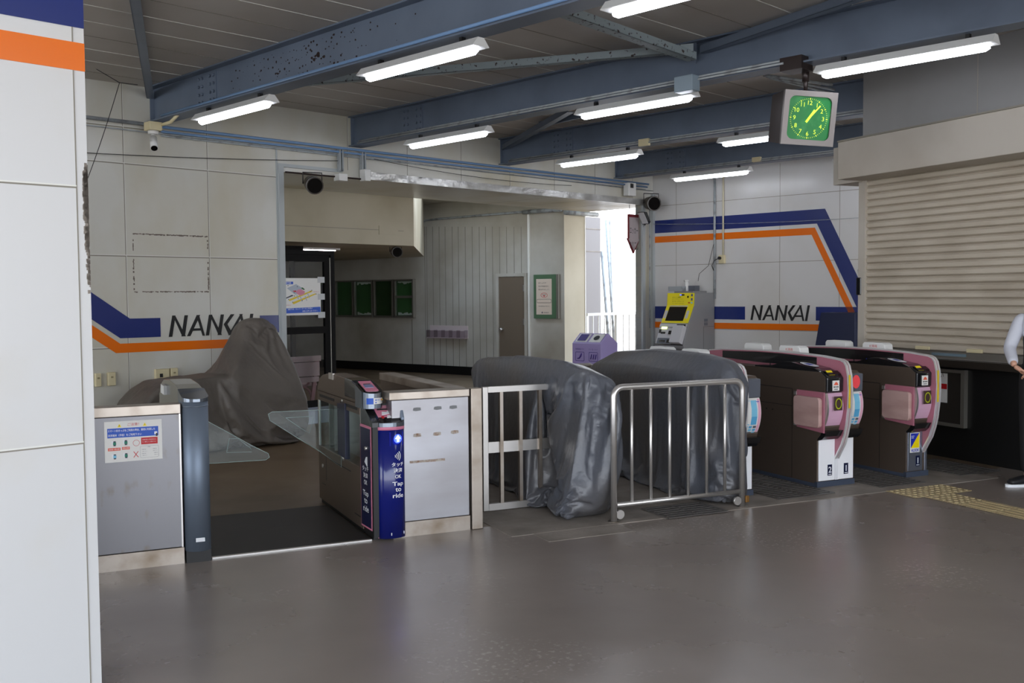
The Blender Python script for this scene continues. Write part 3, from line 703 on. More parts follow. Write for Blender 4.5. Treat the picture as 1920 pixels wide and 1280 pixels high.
# horn loudspeakers
def horn(c, d, r, ln, label, frame=WF):
    c = Vector(c); d = Vector(d).normalized(); t = thing('loudspeaker', frame, tuple(c), label, 'loudspeaker', 'round loudspeakers')
    part(MB(M_SPK).tube([c - d * ln * 0.5, c - d * ln * 0.42, c + d * ln * 0.3, c + d * ln * 0.5], [r * 0.5, r * 0.82, r, r], n=24, caps=True), 'housing', t)
    part(MB(M_COND).tube([c + d * ln * 0.495, c + d * (ln * 0.5 + 0.012)], [r * 1.02, r * 1.0], n=24, caps=False), 'rim', t)
    part(MB(mat('mesh_black', (16, 14, 13), .9, spec=.1)).tube([c + d * (ln * 0.5 + 0.001), c + d * (ln * 0.5 + 0.004)], r * 0.86, n=24), 'grille', t, label='dark round mesh')
    s_ = d.cross(Vector((0, 0, 1))).normalized() * r * 1.1
    part(MB(M_INK).tube([c - s_, c - s_ + Vector((0, 0, r * 1.3)), c + s_ + Vector((0, 0, r * 1.3)), c + s_], 0.008, n=6), 'bracket', t)
    return t
a = WF.ony(586, 345, -0.28); horn((a[0], -0.28, a[1]), (-0.35, -0.9, -0.25), 0.105, 0.26, 'brown round loudspeaker over the left end of the opening')
a = WF.ony(1221, 381, -0.2); horn((a[0], -0.2, a[1]), (-0.45, -0.85, -0.12), 0.125, 0.25, 'round loudspeaker in the corner between lintel and back wall')
a = WF.ony(742, 472, YD + 0.35); horn((a[0], YD + 0.35, a[1]), (-0.4, -0.9, -0.1), 0.085, 0.2, 'small black loudspeaker under the low corridor ceiling')
# small floodlight below the corner speaker
a = WF.ony(1206, 409, -0.12); t = thing('floodlight', WF, (a[0], -0.12, a[1]), 'small dark floodlight on the jamb below the corner loudspeaker', 'lamp')
part(MB([M_CHAR]).prism([(a[0] - 0.08, a[1] + 0.1), (a[0] + 0.0, a[1] + 0.1), (a[0] + 0.1, a[1] - 0.06), (a[0] + 0.06, a[1] - 0.1)], 'y', -0.2, -0.06), 'lamp_body', t)
part(MB([M_MACHL]).prism([(a[0] - 0.085, a[1] + 0.09), (a[0] - 0.078, a[1] + 0.09), (a[0] + 0.055, a[1] - 0.09), (a[0] + 0.045, a[1] - 0.09)], 'y', -0.19, -0.07), 'lamp_glass', t)
part(MB([M_CHAR]).tube([(a[0] + 0.04, -0.13, a[1] - 0.1), (a[0] + 0.13, -0.05, a[1] - 0.11)], 0.012), 'arm', t)
# white sensor box on the lintel
a = p(1172, 355); t = thing('sensor_box', WF, (a[0], -0.1, a[1]), 'white sensor box with a dark window on the right end of the lintel', 'sensor')
part(MB(M_WHITE).box(a[0] - 0.1, a[0] + 0.1, -0.16, -0.04, a[1] - 0.12, a[1] + 0.1), 'case', t, bevel=0.012)
part(MB(M_INK).box(a[0] - 0.06, a[0] + 0.02, -0.164, -0.16, a[1] + 0.01, a[1] + 0.08), 'window', t)

# hanging arrow sign
xs_, zs_ = WF.ony(1188, 402, 0.06); xl_, _z = WF.ony(1178, 402, 0.06); x2, _z = WF.ony(1197, 430, 0.06)
sx0, sx1 = xl_, x2
ztop, zsh, ztip = zs_, WF.ony(1188, 447, 0.06)[1], WF.ony(1185, 475, 0.06)[1]
t = thing('arrow_sign', WF, ((sx0 + sx1) / 2, 0.06, ztop), 'white arrow-shaped sign with red edge pointing down, hanging in the bright opening', 'sign')
mx = (sx0 + sx1) / 2; e_ = 0.03
part(MB(mat('dark_red', (120, 30, 40), 0.5)).prism([(sx0, ztop), (sx1, ztop), (sx1, zsh), (sx1 + e_, zsh), (mx, ztip), (sx0 - e_, zsh), (sx0, zsh)], 'y', 0.05, 0.08), 'border', t)
g_ = 0.014
part(MB(mat('sign_grey', (176, 166, 168), 0.5)).prism([(sx0 + g_, ztop - 0.05), (sx1 - g_, ztop - 0.05), (sx1 - g_, zsh), (sx1 + e_ - g_ * 1.6, zsh - g_), (mx, ztip + 0.05), (sx0 - e_ + g_ * 1.6, zsh - g_), (sx0 + g_, zsh)], 'y', 0.047, 0.05), 'face', t)
mb = MB(M_INK); wd = (sx1 - sx0)
mb.text('ロッカー', (mx, 0.046, ztop - 0.33), (1, 0, 0), (0, 0, 1), 0.11, wd * 0.8, 0, 'C'); mb.text('のりこし', (mx, 0.046, ztop - 0.60), (1, 0, 0), (0, 0, 1), 0.14, wd * 0.85, 0, 'C')
part(mb, 'sign_text', t); part(MB(M_COND).tube([(mx - 0.1, 0.065, ztop), (mx - 0.1, 0.065, ZL)], 0.006).tube([(mx + 0.1, 0.065, ztop), (mx + 0.1, 0.065, ZL)], 0.006), 'hanger', t)

# clock
cb = WF.onx(1497, 112, BX[1]); yb = cb[0]
cp = ray(1515, 222); base = WF.w(BX[1], yb); k = math.hypot(base.x, base.y) / math.hypot(cp.x, cp.y); cc = CAM + cp * k
K = Frame((cc.x, cc.y), math.radians(8)); K.o = Vector((cc.x, cc.y, 0))
t = bpy.data.objects.new('station_clock', None); COL.objects.link(t); t.location = cc; t['org'] = [0.0, 0.0, 0.0]
TILT = Matrix.Rotation(math.radians(2.7), 4, 'Y') @ Matrix.Rotation(math.radians(7), 4, 'X')
t.rotation_euler = (Matrix.Rotation(K.ang, 4, 'Z') @ TILT).to_euler()
tag(t, 'square green-faced clock in a grey case hanging from the second beam', 'clock')
W2, H2 = 0.229, 0.219
mb = MB([M_CLOCKD])
f1 = [(-W2, 0, -H2), (W2, 0, -H2), (W2, 0, H2), (-W2, 0, H2)]; b1 = [(-W2 * 0.93, 0.30, -H2 * 0.9), (W2 * 0.93, 0.30, -H2 * 0.9), (W2 * 0.93, 0.30, H2 * 0.9), (-W2 * 0.93, 0.30, H2 * 0.9)]
mb.add(f1 + b1, [(3, 2, 1, 0), (4, 5, 6, 7), (0, 1, 5, 4), (1, 2, 6, 5), (2, 3, 7, 6), (3, 0, 4, 7)])
part(mb, 'case', t, label='dark brown case')
mb = MB([M_CLOCKC]); out = [(-W2 - 0.004, -H2 - 0.004), (W2 + 0.004, -H2 - 0.004), (W2 + 0.004, H2 + 0.004), (-W2 - 0.004, H2 + 0.004)]
inn = rrect(-0.187, 0.187, -0.178, 0.178, 0.05, 6)
def ring(mb, outer_box, inner, y0, y1, mi=0):
    """frame between a rectangle and an inner outline, in x-z, thickness along y"""
    x0, x1, z0, z1 = outer_box; n = len(inner); o_ = []
    for (a, b) in inner:
        cx, cz = (x0 + x1) / 2, (z0 + z1) / 2; dx, dz = a - cx, b - cz
        s_ = min(((x1 - cx) / abs(dx)) if abs(dx) > 1e-9 else 9e9, ((z1 - cz) / abs(dz)) if abs(dz) > 1e-9 else 9e9); o_.append((cx + dx * s_, cz + dz * s_))
    # snap nearest samples to the corners
    for C_ in ((x0, z0), (x1, z0), (x1, z1), (x0, z1)):
        i = min(range(n), key=lambda i: (o_[i][0] - C_[0]) ** 2 + (o_[i][1] - C_[1]) ** 2); o_[i] = C_
    vs = [(a, y0, b) for a, b in o_] + [(a, y0, b) for a, b in inner] + [(a, y1, b) for a, b in o_] + [(a, y1, b) for a, b in inner]; fs = []
    for i in range(n):
        j = (i + 1) % n
        fs += [(i, j, n + j, n + i), (2 * n + j, 2 * n + i, 3 * n + i, 3 * n + j), (n + i, n + j, 3 * n + j, 3 * n + i), (j, i, 2 * n + i, 2 * n + j)]
    return mb.add(vs, fs, mi)
ring(mb, (-W2 - 0.004, W2 + 0.004, -H2 - 0.004, H2 + 0.004), inn, -0.03, 0.0)
part(mb, 'bezel', t, label='grey square bezel with rounded opening')
fc = part(MB([M_CLOCKF]).prism(rrect(-0.188, 0.188, -0.179, 0.179, 0.05, 6), 'y', -0.012, -0.006), 'dial', t, label='glossy green dial')
mb = MB([M_CLOCKN])
for h in range(1, 13):
    an = math.radians(90 - 30 * h); r_ = 0.127
    mb.text(str(h), (r_ * math.cos(an), -0.0135, r_ * math.sin(an) - 0.0165), (1, 0, 0), (0, 0, 1), 0.035, None, 0, 'C')
for k in range(60):
    an = math.radians(6 * k); r0, r1, hw = (0.153, 0.167, 0.0035) if k % 5 == 0 else (0.156, 0.165, 0.0012)
    d = Vector((math.cos(an), 0, math.sin(an))); n_ = Vector((-math.sin(an), 0, math.cos(an))) * hw; y_ = Vector((0, -0.0135, 0))
    mb.add([d * r0 - n_ + y_, d * r1 - n_ + y_, d * r1 + n_ + y_, d * r0 + n_ + y_], [(0, 1, 2, 3)])
part(mb, 'numerals', t, parent=fc, label='yellow numerals and minute marks')
def hand(deg, ln, tail, hw, y):
    an = math.radians(90 - deg); d = Vector((math.cos(an), 0, math.sin(an))); n_ = Vector((-math.sin(an), 0, math.cos(an))) * hw
    vs = [-d * tail - n_, d * ln - n_, d * ln + n_, -d * tail + n_]; mb = MB([M_CLOCKN]); 
    mb.add([v_ + Vector((0, y, 0)) for v_ in vs] + [v_ + Vector((0, y + 0.003, 0)) for v_ in vs], [(0, 1, 2, 3), (7, 6, 5, 4), (0, 4, 5, 1), (1, 5, 6, 2), (2, 6, 7, 3), (3, 7, 4, 0)]); return mb
part(hand(34, 0.085, 0.04, 0.010, -0.018), 'hour_hand', t); part(hand(40, 0.14, 0.04, 0.006, -0.022), 'minute_hand', t)
TI = (Matrix.Rotation(K.ang, 4, 'Z') @ TILT).inverted()
hh = H_LOW - cc.z
top = TI @ Vector((0, 0, hh)); off = TI @ (Vector(WF.w(BX[1], yb, H_LOW)) - cc)
part(MB([M_CLOCKD]).tube([Vector((0, 0.1, H2 * 0.96)), Vector((0, 0.1, H2 * 0.96)) + (top - Vector((0, 0, 0))) * 0.0 + TI.to_3x3() @ Vector((0, 0, hh - 0.26))], 0.018, n=10)
     .tube([Vector((0, 0.1, H2 * 0.96)) + TI.to_3x3() @ Vector((0, 0, 0.10)), Vector((0, 0.1, H2 * 0.96)) + TI.to_3x3() @ Vector((0, 0, hh - 0.22))], 0.03, n=10), 'hanging_pole', t)
o = MB([M_CLOCKD]).box(BX[1] - 0.13, BX[1] + 0.06, yb - 0.1, yb + 0.1, H_LOW - 0.05, H_LOW + 0.06).build('mounting_bracket', WF, (BX[1], yb, H_LOW))
o.parent = t; o.matrix_parent_inverse = (Matrix.Translation(cc) @ Matrix.Rotation(K.ang, 4, 'Z') @ TILT).inverted()

# ================================================================== CORRIDOR THINGS
# green notice boards (low relief glazed cases)
bx_ = [(627, 632), (633.7, 667), (668.7, 703.5), (705.5, 741.5), (744.5, 780)]
GL = ('leftmost green notice board, mostly hidden by the dark door frame, with a blue poster', 'empty green notice board next to the dark door frame', 'green notice board with torn paper strips at top and bottom',
      'darkest empty green notice board', 'rightmost green notice board, split by a pale bar')
zt_, zb_ = cw(700, 525)[1], cw(700, 594.5)[1]
for i, (a, b) in enumerate(bx_):
    x0 = cw(a, 560)[0]; x1 = cw(b, 560)[0]
    if i == 0: x0 = x1 - (cw(bx_[1][1], 560)[0] - cw(bx_[1][0], 560)[0])
    t = thing('notice_board', CW, (x0, 0, zb_), GL[i], 'notice board', 'green notice boards in the corridor')
    part(MB(M_ALU).box(x0, x1, -0.09, 0, zb_, zb_ + 0.04).box(x0, x1, -0.09, 0, zt_ - 0.03, zt_).box(x0, x0 + 0.03, -0.09, 0, zb_ + 0.04, zt_ - 0.03).box(x1 - 0.035, x1, -0.09, 0, zb_ + 0.04, zt_ - 0.03), 'frame', t)
    part(MB(M_GREEN).box(x0 + 0.03, x1 - 0.035, -0.03, 0, zb_ + 0.04, zt_ - 0.03), 'felt_panel', t)
    part(MB(M_PANE if i == 3 else M_GLASS).box(x0 + 0.03, x1 - 0.035, -0.075, -0.072, zb_ + 0.04, zt_ - 0.03), 'glass_pane', t)
    if i == 0: part(MB(mat('poster_blue', (24, 20, 90), 0.5)).box(x0 + 0.1, x1 - 0.06, -0.034, -0.03, zb_ + 0.12, zt_ - 0.08), 'poster', t, label='blue poster')
    if i in (2, 4):
        rnd = random.Random(i)
        for zz, s_ in ((zt_ - 0.06, 1), (zb_ + 0.07, -1)):
            n = 14; xa, xb = x0 + 0.06, x1 - 0.06; ed = [(xa + (xb - xa) * k / n, zz - s_ * rnd.uniform(0.0, 0.045)) for k in range(n + 1)]
            part(MB(M_PAPER).prism([(xa, zz + 0.02 * s_)] + ed + [(xb, zz + 0.02 * s_)], 'y', -0.034, -0.03), 'torn_paper', t, label='strip of torn white paper')
    if i == 4: part(MB(M_ALU).box(x0 + 0.03, x1 - 0.035, -0.085, -0.03, (zt_ + zb_) / 2 + 0.01, (zt_ + zb_) / 2 + 0.06), 'cross_bar', t)
# brochure rack
a = cw(807, 609.5); b = cw(878, 635)
t = thing('brochure_rack', CW, (a[0], 0, b[1]), 'empty clear plastic brochure rack on the boarded corridor wall', 'brochure rack')
M_RACK = mat('rack_pale', (206, 192, 192), 0.5)
part(MB(M_RACK).box(a[0], b[0], -0.015, 0, b[1], a[1]), 'back_plate', t, label='pale backing')
mp = glass('rack_plastic', (0.85, 0.82, 0.84, 1), 0.12)
mb = MB(mp).box(a[0], b[0], -0.12, -0.116, b[1], b[1] + (a[1] - b[1]) * 0.62)
part(mb, 'front_plate', t)
part(MB(M_RACK).box(a[0], b[0], -0.12, -0.015, b[1], b[1] + 0.02), 'tray', t)
for k in range(6):
    x = a[0] + (b[0] - a[0]) * k / 5; part(MB(mp).box(x - 0.003, x + 0.003, -0.12, -0.015, b[1], b[1] + (a[1] - b[1]) * 0.66), 'divider', t)
# corridor door
a = cw(932, 513); b = cw(990, 516)
x0, x1, zt_ = a[0], b[0], a[1]
t = thing('door_2', CW, (x0, 0, 0), 'narrow brown service door in a grey frame on the corridor wall', 'door')
t['kind'] = 'structure'
part(MB(M_CORR).box(x0, x0 + 0.06, -0.05, 0, 0, zt_).box(x1 - 0.06, x1, -0.05, 0, 0, zt_).box(x0 + 0.06, x1 - 0.06, -0.05, 0, zt_ - 0.06, zt_), 'door_frame', t)
part(MB(M_DOORB).box(x0 + 0.07, x1 - 0.07, -0.03, 0, 0.01, zt_ - 0.07), 'door_leaf', t)
zk = cw(940, 617)[1]; part(MB(M_STEELB).cyl((x0 + 0.16, -0.03, zk), 'y', 0.02, -0.05).ball((x0 + 0.16, -0.09, zk), 0.035), 'door_knob', t)
for zz in (cw(983, 540)[1], cw(983, 603)[1]): part(MB(M_STEELB).box(x1 - 0.09, x1 - 0.06, -0.056, -0.03, zz - 0.06, zz + 0.06), 'hinge', t)
# poster on the wall end
a = cw(1004, 515); b = cw(1047, 597)
x0, x1, z1, z0 = a[0], b[0], a[1], b[1]; wd, ht = x1 - x0, z1 - z0
t = thing('framed_poster', CW, (x0, 0, z0), 'cream poster with a red oval in a green frame on the grey wall end', 'poster')
part(MB(mat('frame_green', (78, 108, 80), 0.5)).box(x0, x1, -0.06, 0, z0, z1), 'frame', t); part(MB(M_ALU).box(x1, x1 + 0.05, -0.07, 0, z0, z1), 'edge_trim', t)
cxp = x0 + wd * 0.47
part(MB(M_PAPERC).box(x0 + wd * .12, x0 + wd * .80, -0.064, -0.06, z0 + ht * .09, z0 + ht * .90), 'sheet', t)
mb = MB([M_INK, M_RED, M_TEAL])
for k, s_ in enumerate(('おとしよりや', '体の不自由な方に', '席をゆずりましょう。')): mb.text(s_, (x0 + wd * .22, -0.0655, z0 + ht * (.79 - .075 * k)), (1, 0, 0), (0, 0, 1), ht * .038, wd * (.34, .46, .48)[k], 0)
n = 24; zo = z0 + ht * .53
ov = [(cxp + wd * .15 * math.cos(2 * PI * k / n), zo + ht * .055 * math.sin(2 * PI * k / n)) for k in range(n)]; ov2 = [(cxp + wd * .135 * math.cos(2 * PI * k / n), zo + ht * .047 * math.sin(2 * PI * k / n)) for k in range(n)]
mb.add([(a_, -0.0655, c_) for a_, c_ in ov] + [(a_, -0.0655, c_) for a_, c_ in ov2], [(i, (i + 1) % n, n + (i + 1) % n, n + i) for i in range(n)], 1)
mb.text('優先座席', (cxp, -0.0655, zo + ht * .004), (1, 0, 0), (0, 0, 1), ht * .022, wd * .17, 0, 'C')
mb.prism([(cxp - wd * .06, zo - ht * .005), (cxp + wd * .06, zo - ht * .005), (cxp, zo - ht * .035)], 'y', -0.0658, -0.0645, 1)
mb.text('車内での座席の譲り合いにご協力ください', (cxp, -0.0655, z0 + ht * .27), (1, 0, 0), (0, 0, 1), ht * .022, wd * .5, 0, 'C')
mb.prism(rrect(x0 + wd * .15, x0 + wd * .78, z0 + ht * .355, z0 + ht * .44, ht * .02), 'y', -0.0656, -0.0645, 0); part(mb, 'print', t)
part(MB(M_PAPERC).prism(rrect(x0 + wd * .16, x0 + wd * .77, z0 + ht * .362, z0 + ht * .433, ht * .018), 'y', -0.0662, -0.065), 'outline_panel', t)
part(MB([M_NAVYD]).prism([(cxp - wd * .12, z0 + ht * .12), (cxp - wd * .06, z0 + ht * .12), (cxp - wd * .09, z0 + ht * .165)], 'y', -0.0658, -0.064).text('NANKAI', (cxp + wd * .08, -0.0655, z0 + ht * .12), (1, 0, 0), (0, 0, 1), ht * .03, wd * .22, 0, 'C'), 'logo', t)

# black framed glass doors
YG = WF.onz(575, 764.5, 0)[1]
gx = lambda x, y: WF.ony(x, y, YG)
X1 = gx(625, 600)[0]; X0 = -0.6; ZT = min(gx(600, 470)[1], zc)
xi = gx(607.5, 600)[0]
t = thing('door_1', WF, (X0, YG, 0), 'black framed glass door with a route map sign, behind the white jamb', 'door'); t['kind'] = 'structure'
mb = MB(M_FRAME)
zr_ = gx(570, 490)[1]; zm0, zm1 = gx(590, 625)[1], gx(590, 612)[1]; zb0_ = gx(590, 750)[1]
part(MB(M_FRAME).box(xi + 0.1, X1, YG - 0.05, YG + 0.07, 0, ZT).box(X0, xi + 0.1, YG - 0.05, YG + 0.07, gx(600, 478)[1], ZT), 'outer_frame', t)
part(MB(M_ALU).box(xi + 0.085, xi + 0.1, YG - 0.04, YG + 0.03, 0, ZT - 0.1), 'highlight_strip', t)  # pale strip added to draw the highlight line on the black stile
lf = part(MB(M_FRAME).box(xi, xi + 0.085, YG - 0.03, YG + 0.02, 0, ZT - 0.02).box(X0, xi, YG - 0.03, YG + 0.02, zr_, gx(600, 478)[1]).box(X0, xi, YG - 0.03, YG + 0.02, zm0, zm1).box(X0, xi, YG - 0.03, YG + 0.02, 0.0, zb0_), 'door_leaf', t)
part(MB(M_PANE).box(X0, xi, YG - 0.004, YG + 0.002, zm1, zr_), 'glass_pane', t, parent=lf); part(MB(M_PANE).box(X0, xi, YG - 0.004, YG + 0.002, zb0_, zm0), 'glass_pane', t, parent=lf)
YM = YG + 0.9
a = WF.ony(546, 550, YM)[0]; b = WF.ony(553, 550, YM)[0]
t2 = thing('door_3', WF, (X0, YM, 0), 'second dark framed door seen through the glass of the first', 'door'); t2['kind'] = 'structure'
part(MB(M_FRAME).box(a, b, YM, YM + 0.05, 0, 2.3).box(X0, X1 + 0.1, YM, YM + 0.05, 2.3, 2.42).box(X0, X1, YM, YM + 0.05, 0, 0.12), 'door_frame', t2)
# map sign on the glass
YS = YG - 0.045
sxm = lambda x, y: WF.ony(x, y, YS)
x0 = sxm(520, 550)[0]; x1, z1 = sxm(600.5, 521.5); z0 = sxm(575, 590.5)[1]; xv = sxm(533, 550)[0]
wd, ht = x1 - xv, z1 - z0
t = thing('map_sign', WF, (x1, YS, z0), 'white coloured floor map sign taped to the dark glass door', 'sign')
part(MB(M_PAPER).box(x0, x1, YS - 0.003, YS, z0, z1), 'board', t)
mb = MB([M_INKB, mat('map_grey', (176, 184, 196), 0.5), M_YELT, M_PINKL, M_NAVYD, M_RED, M_TEXTW, M_GREEN, M_INK])
U = lambda a, b: (xv + wd * a, z0 + ht * b); yf = YS - 0.0045
def mp_(pts, mi, k=0): mb.prism([U(*q_) for q_ in pts], 'y', yf - 0.0004 * k, YS - 0.002, mi)
mp_([(0.02, .055), (.99, .075), (.985, .22), (.02, .19)], 0)
mp_([(0.0, .83), (.24, .835), (.24, .905), (0.0, .90)], 0)
mp_([(.07, .73), (.32, .84), (.52, .71), (.30, .55)], 1)
mp_([(.11, .40), (.14, .44), (.73, .66), (.78, .64), (.15, .39)], 2); mp_([(.22, .31), (.21, .35), (.84, .585), (.88, .57), (.25, .30)], 2)
mp_([(.02, .47), (.20, .55), (.25, .53), (.03, .445)], 4)
mp_([(.30, .62), (.36, .69), (.45, .70), (.56, .64), (.54, .57), (.44, .53), (.36, .56)], 3, 1)
mp_([(.45, .74), (.50, .75), (.56, .69), (.52, .68)], 7, 1); mp_([(.22, .66), (.32, .67), (.31, .62), (.24, .64)], 5, 1)
for (x_, z_) in ((.32, .56), (.42, .50), (.55, .52), (.62, .60)): mp_([(x_, z_), (x_ + .02, z_), (x_ + .07, z_ - .13), (x_ + .05, z_ - .13)], 1, 2)
for (x_, z_) in ((.09, .79), (.34, .76), (.10, .42), (.21, .345), (.25, .60), (.26, .51), (.70, .63), (.74, .66), (.86, .56), (.47, .39)): mp_([(x_, z_), (x_ + .02, z_), (x_ + .02, z_ + .02), (x_, z_ + .02)], 8, 3)
mb.text('当駅では、エレベーターのご利用は', (U(.08, .14)[0], yf - .001, U(.08, .14)[1]), (1, 0, 0.03), (0, 0, 1), ht * .045, wd * .68, 6); mb.text('係員にお申し出ください。', (U(.48, .085)[0], yf - .001, U(.48, .085)[1]), (1, 0, 0.03), (0, 0, 1), ht * .045, wd * .42, 6)
mb.text('構内図', (U(.02, .845)[0], yf - .001, U(.02, .845)[1]), (1, 0, 0), (0, 0, 1), ht * .05, wd * .16, 6)
mb.text('難波方面のりば', (U(.80, .62)[0], yf, U(.80, .62)[1]), (1, 0, 0), (0, 0, 1), ht * .022, wd * .15, 5); mb.text('和歌山方面のりば', (U(.02, .265)[0], yf, U(.02, .265)[1]), (1, 0, 0), (0, 0, 1), ht * .022, wd * .15, 5)
part(mb, 'map_print', t)
for z_ in (z1 - .02, (z0 + z1) / 2, z0 + .0): part(MB(mat('clear_tape', (190, 192, 194), 0.3)).box(x1 - 0.05, x1 + 0.07, YS - 0.004, YS - 0.003, z_ - 0.045, z_ + 0.04), 'tape', t)
# corridor lamp
a = WF.onz(541, 459, zc); b = WF.onz(608, 469, zc)
t = thing('corridor_light', WF, (a[0], a[1], zc), 'flat fluorescent light under the low corridor ceiling above the glass door', 'ceiling light')
x_, y_ = WF.onz(574, 464, zc)
part(MB(M_WHITE).box(x_ - 0.6, x_ + 0.55, y_ - 0.14, y_ + 0.14, zc - 0.032, zc - 0.002), 'housing', t); part(MB(mat('dim_tube', (255, 240, 245), 0.4, emit=10)).box(x_ - 0.55, x_ + 0.5, y_ - 0.08, y_ + 0.08, zc - 0.045, zc - 0.03), 'lamp_tube', t)
# bench behind the glass
YB = YG + 0.35
bx0 = WF.ony(530, 700, YB)[0]; bx1, bz1 = WF.ony(603, 666, YB); 
t = thing('bench', WF, (bx1, YB, 0), 'pale pink bench with crossed curved legs behind the glass door', 'bench')
bz0 = WF.ony(560, 718, YB)[1]
mpk = mat('bench_pink', (198, 176, 178), 0.5); mpd = mat('bench_pink_dark', (168, 124, 130), 0.5)
h_ = bz1 - bz0
for a_, b_ in ((0.0, .2), (.23, .76), (.79, 1.0)): part(MB(mpk).box(bx0, bx1 - 0.05 * (1 - a_), YB, YB + 0.025, bz0 + h_ * a_, bz0 + h_ * b_), 'back_slat', t)
for x_ in (bx0 + 0.06, bx1 - 0.1): part(MB(mpd).prism([(x_ - 0.09, 0.0), (x_ - 0.03, 0.0), (x_ + 0.09, bz1), (x_ + 0.03, bz1)], 'y', YB + 0.025, YB + 0.06), 'leg', t)
for s_, zc_ in ((1, 0.42), (-1, 0.10)):
    part(MB(mpd).tube([(bx1 - 0.32 + 0.16 * math.cos(math.radians(k)), YB + 0.05, zc_ + 0.0 - s_ * 0.16 * math.sin(math.radians(k)) ) for k in range(0, 181, 15)], 0.018, n=8), 'curved_brace', t)
part(MB(mpk).box(bx0, bx1 - 0.05, YB + 0.06, YB + 0.42, bz0 - 0.06, bz0 - 0.03), 'seat', t)

# litter bin
hb = 0.80; pA = GF.onz(1073, 643, hb); pC = GF.onz(1126.5, 645, hb)
A_ = GF.w(*pA); C_ = GF.w(*pC); dd = Vector((math.cos(math.radians(-42)), math.sin(math.radians(-42)), 0))
BF = Frame((0, 0), math.radians(-42)); BF.o = Vector((A_.x, A_.y, 0)); bw = BF.ony(1126.5, 645, 0)[0]
bd = 0.45
t = thing('litter_bin', BF, (0, 0, 0), 'lilac two-hole litter bin with sloping top in front of the bright opening', 'litter bin')
part(MB(M_LILAC).prism([(0, 0.0), (bd, 0), (bd, hb), (bd * 0.45, hb + 0.16), (0, hb)], 'x', 0, bw), 'body', t, bevel=0.006)
for k in range(2):
    x0 = bw * (0.07 + 0.47 * k); x1 = x0 + bw * 0.40; n_ = Vector((0, -0.16, bd * 0.45)).normalized() * 0.006
    P_ = lambda x, s_: Vector((x, bd * 0.45 * s_, hb + 0.16 * s_)) + n_
    part(MB(M_WHITE).add([P_(x0, .12), P_(x1, .12), P_(x1, .9), P_(x0, .9)], [(0, 1, 2, 3)]), 'hatch_plate', t)
    n2 = n_ * 1.5
    if k == 0: part(MB(M_LILACD).add([P_(x0 + .03, .2) + n2, P_(x1 - .03, .2) + n2, P_(x1 - .03, .82) + n2, P_(x0 + .03, .82) + n2], [(0, 1, 2, 3)]), 'opening', t, label='square opening')
    else:
        c_ = (P_((x0 + x1) / 2, .5) + n2); ax = Vector((1, 0, 0)); ay = Vector((0, bd * .45, .16)).normalized()
        part(MB(M_INK).add([c_ + ax * .055 * math.cos(2 * PI * i / 16) + ay * .055 * math.sin(2 * PI * i / 16) for i in range(16)], [tuple(range(16))]), 'opening', t, label='round opening')
    xc_ = (x0 + x1) / 2; zc_ = hb - 0.21
    mb = MB(M_LILACD); o1 = rrect(xc_ - .09, xc_ + .09, zc_ - .075, zc_ + .075, .015, 3); i1 = rrect(xc_ - .082, xc_ + .082, zc_ - .067, zc_ + .067, .012, 3); n = len(o1)
    mb.add([(a_, -0.002, c_) for a_, c_ in o1] + [(a_, -0.002, c_) for a_, c_ in i1], [(i, (i + 1) % n, n + (i + 1) % n, n + i) for i in range(n)])
    if k == 0: mb.tube([(xc_ - .05, -.002, zc_ - .035), (xc_ - .01, -.002, zc_ - .03), (xc_ + .02, -.002, zc_ + .01), (xc_ + .035, -.002, zc_ + .05)], [.008, .012, .014, .01], n=6)
    else:
        for j in range(3): mb.tube([(xc_ - .05 + .045 * j, -.002, zc_ - .04), (xc_ - .03 + .045 * j, -.002, zc_ + .04)], .009, n=6)
    mb.text(('新聞雑誌ゴミ', 'ビン・缶・ペット')[k], (xc_, -0.003, hb - 0.105), (1, 0, 0), (0, 0, 1), 0.028, bw * .3, 0, 'C')
    part(mb, 'pictogram', t)

# outdoor railing in the opening
a = LF.ony(1100, 587, 0.05); b = LF.ony(1198, 588, 0.05)
t = thing('railing', LF, (a[0], 0.05, 0), 'white metal railing across the bright opening', 'railing')
zr = a[1]
part(MB(M_WHITE).box(a[0], b[0] + .1, 0.02, 0.08, zr - 0.05, zr), 'top_rail', t); part(MB(M_WHITE).box(a[0], b[0] + .1, 0.03, 0.07, 0.08, 0.12), 'bottom_rail', t)
for px in (1100, 1156): x = LF.ony(px, 620, 0.05)[0]; part(MB(M_WHITE).box(x - 0.03, x + 0.03, 0.02, 0.08, 0, zr - 0.05), 'post', t)
for px in (1112, 1122.5, 1133.5, 1144.5, 1169, 1180, 1191.5): x = LF.ony(px, 620, 0.05)[0]; part(MB(M_WHITE).box(x - 0.008, x + 0.008, 0.04, 0.06, 0.12, zr - 0.05), 'bar', t)
# leaning outdoor pipes
for (xa, ya, xb, yb_), lb, r in (((1136, 412, 1152, 650), 'right leaning white pipe outside the opening', .03), ((1143, 410, 1150, 640), 'thin upright pipe outside the opening', .02), ((1128, 470, 1142, 650), 'left leaning grey pipe outside the opening', .035)):
    P0 = sf.ony(xa, ya, 0.1); P1 = sf.ony(xb, yb_, 0.1); zt = P0[1]
    k_ = (P1[0] - P0[0]) / (P1[1] - P0[1])
    o = MB(M_COND).tube([(P0[0], 0.1, P0[1]), (P0[0] - k_ * P0[1], 0.1, 0)], r).build('outdoor_pipe', sf, (P0[0] - k_ * P0[1], 0.1, 0)); tag(o, lb, 'pipe', 'pipes outside the opening')

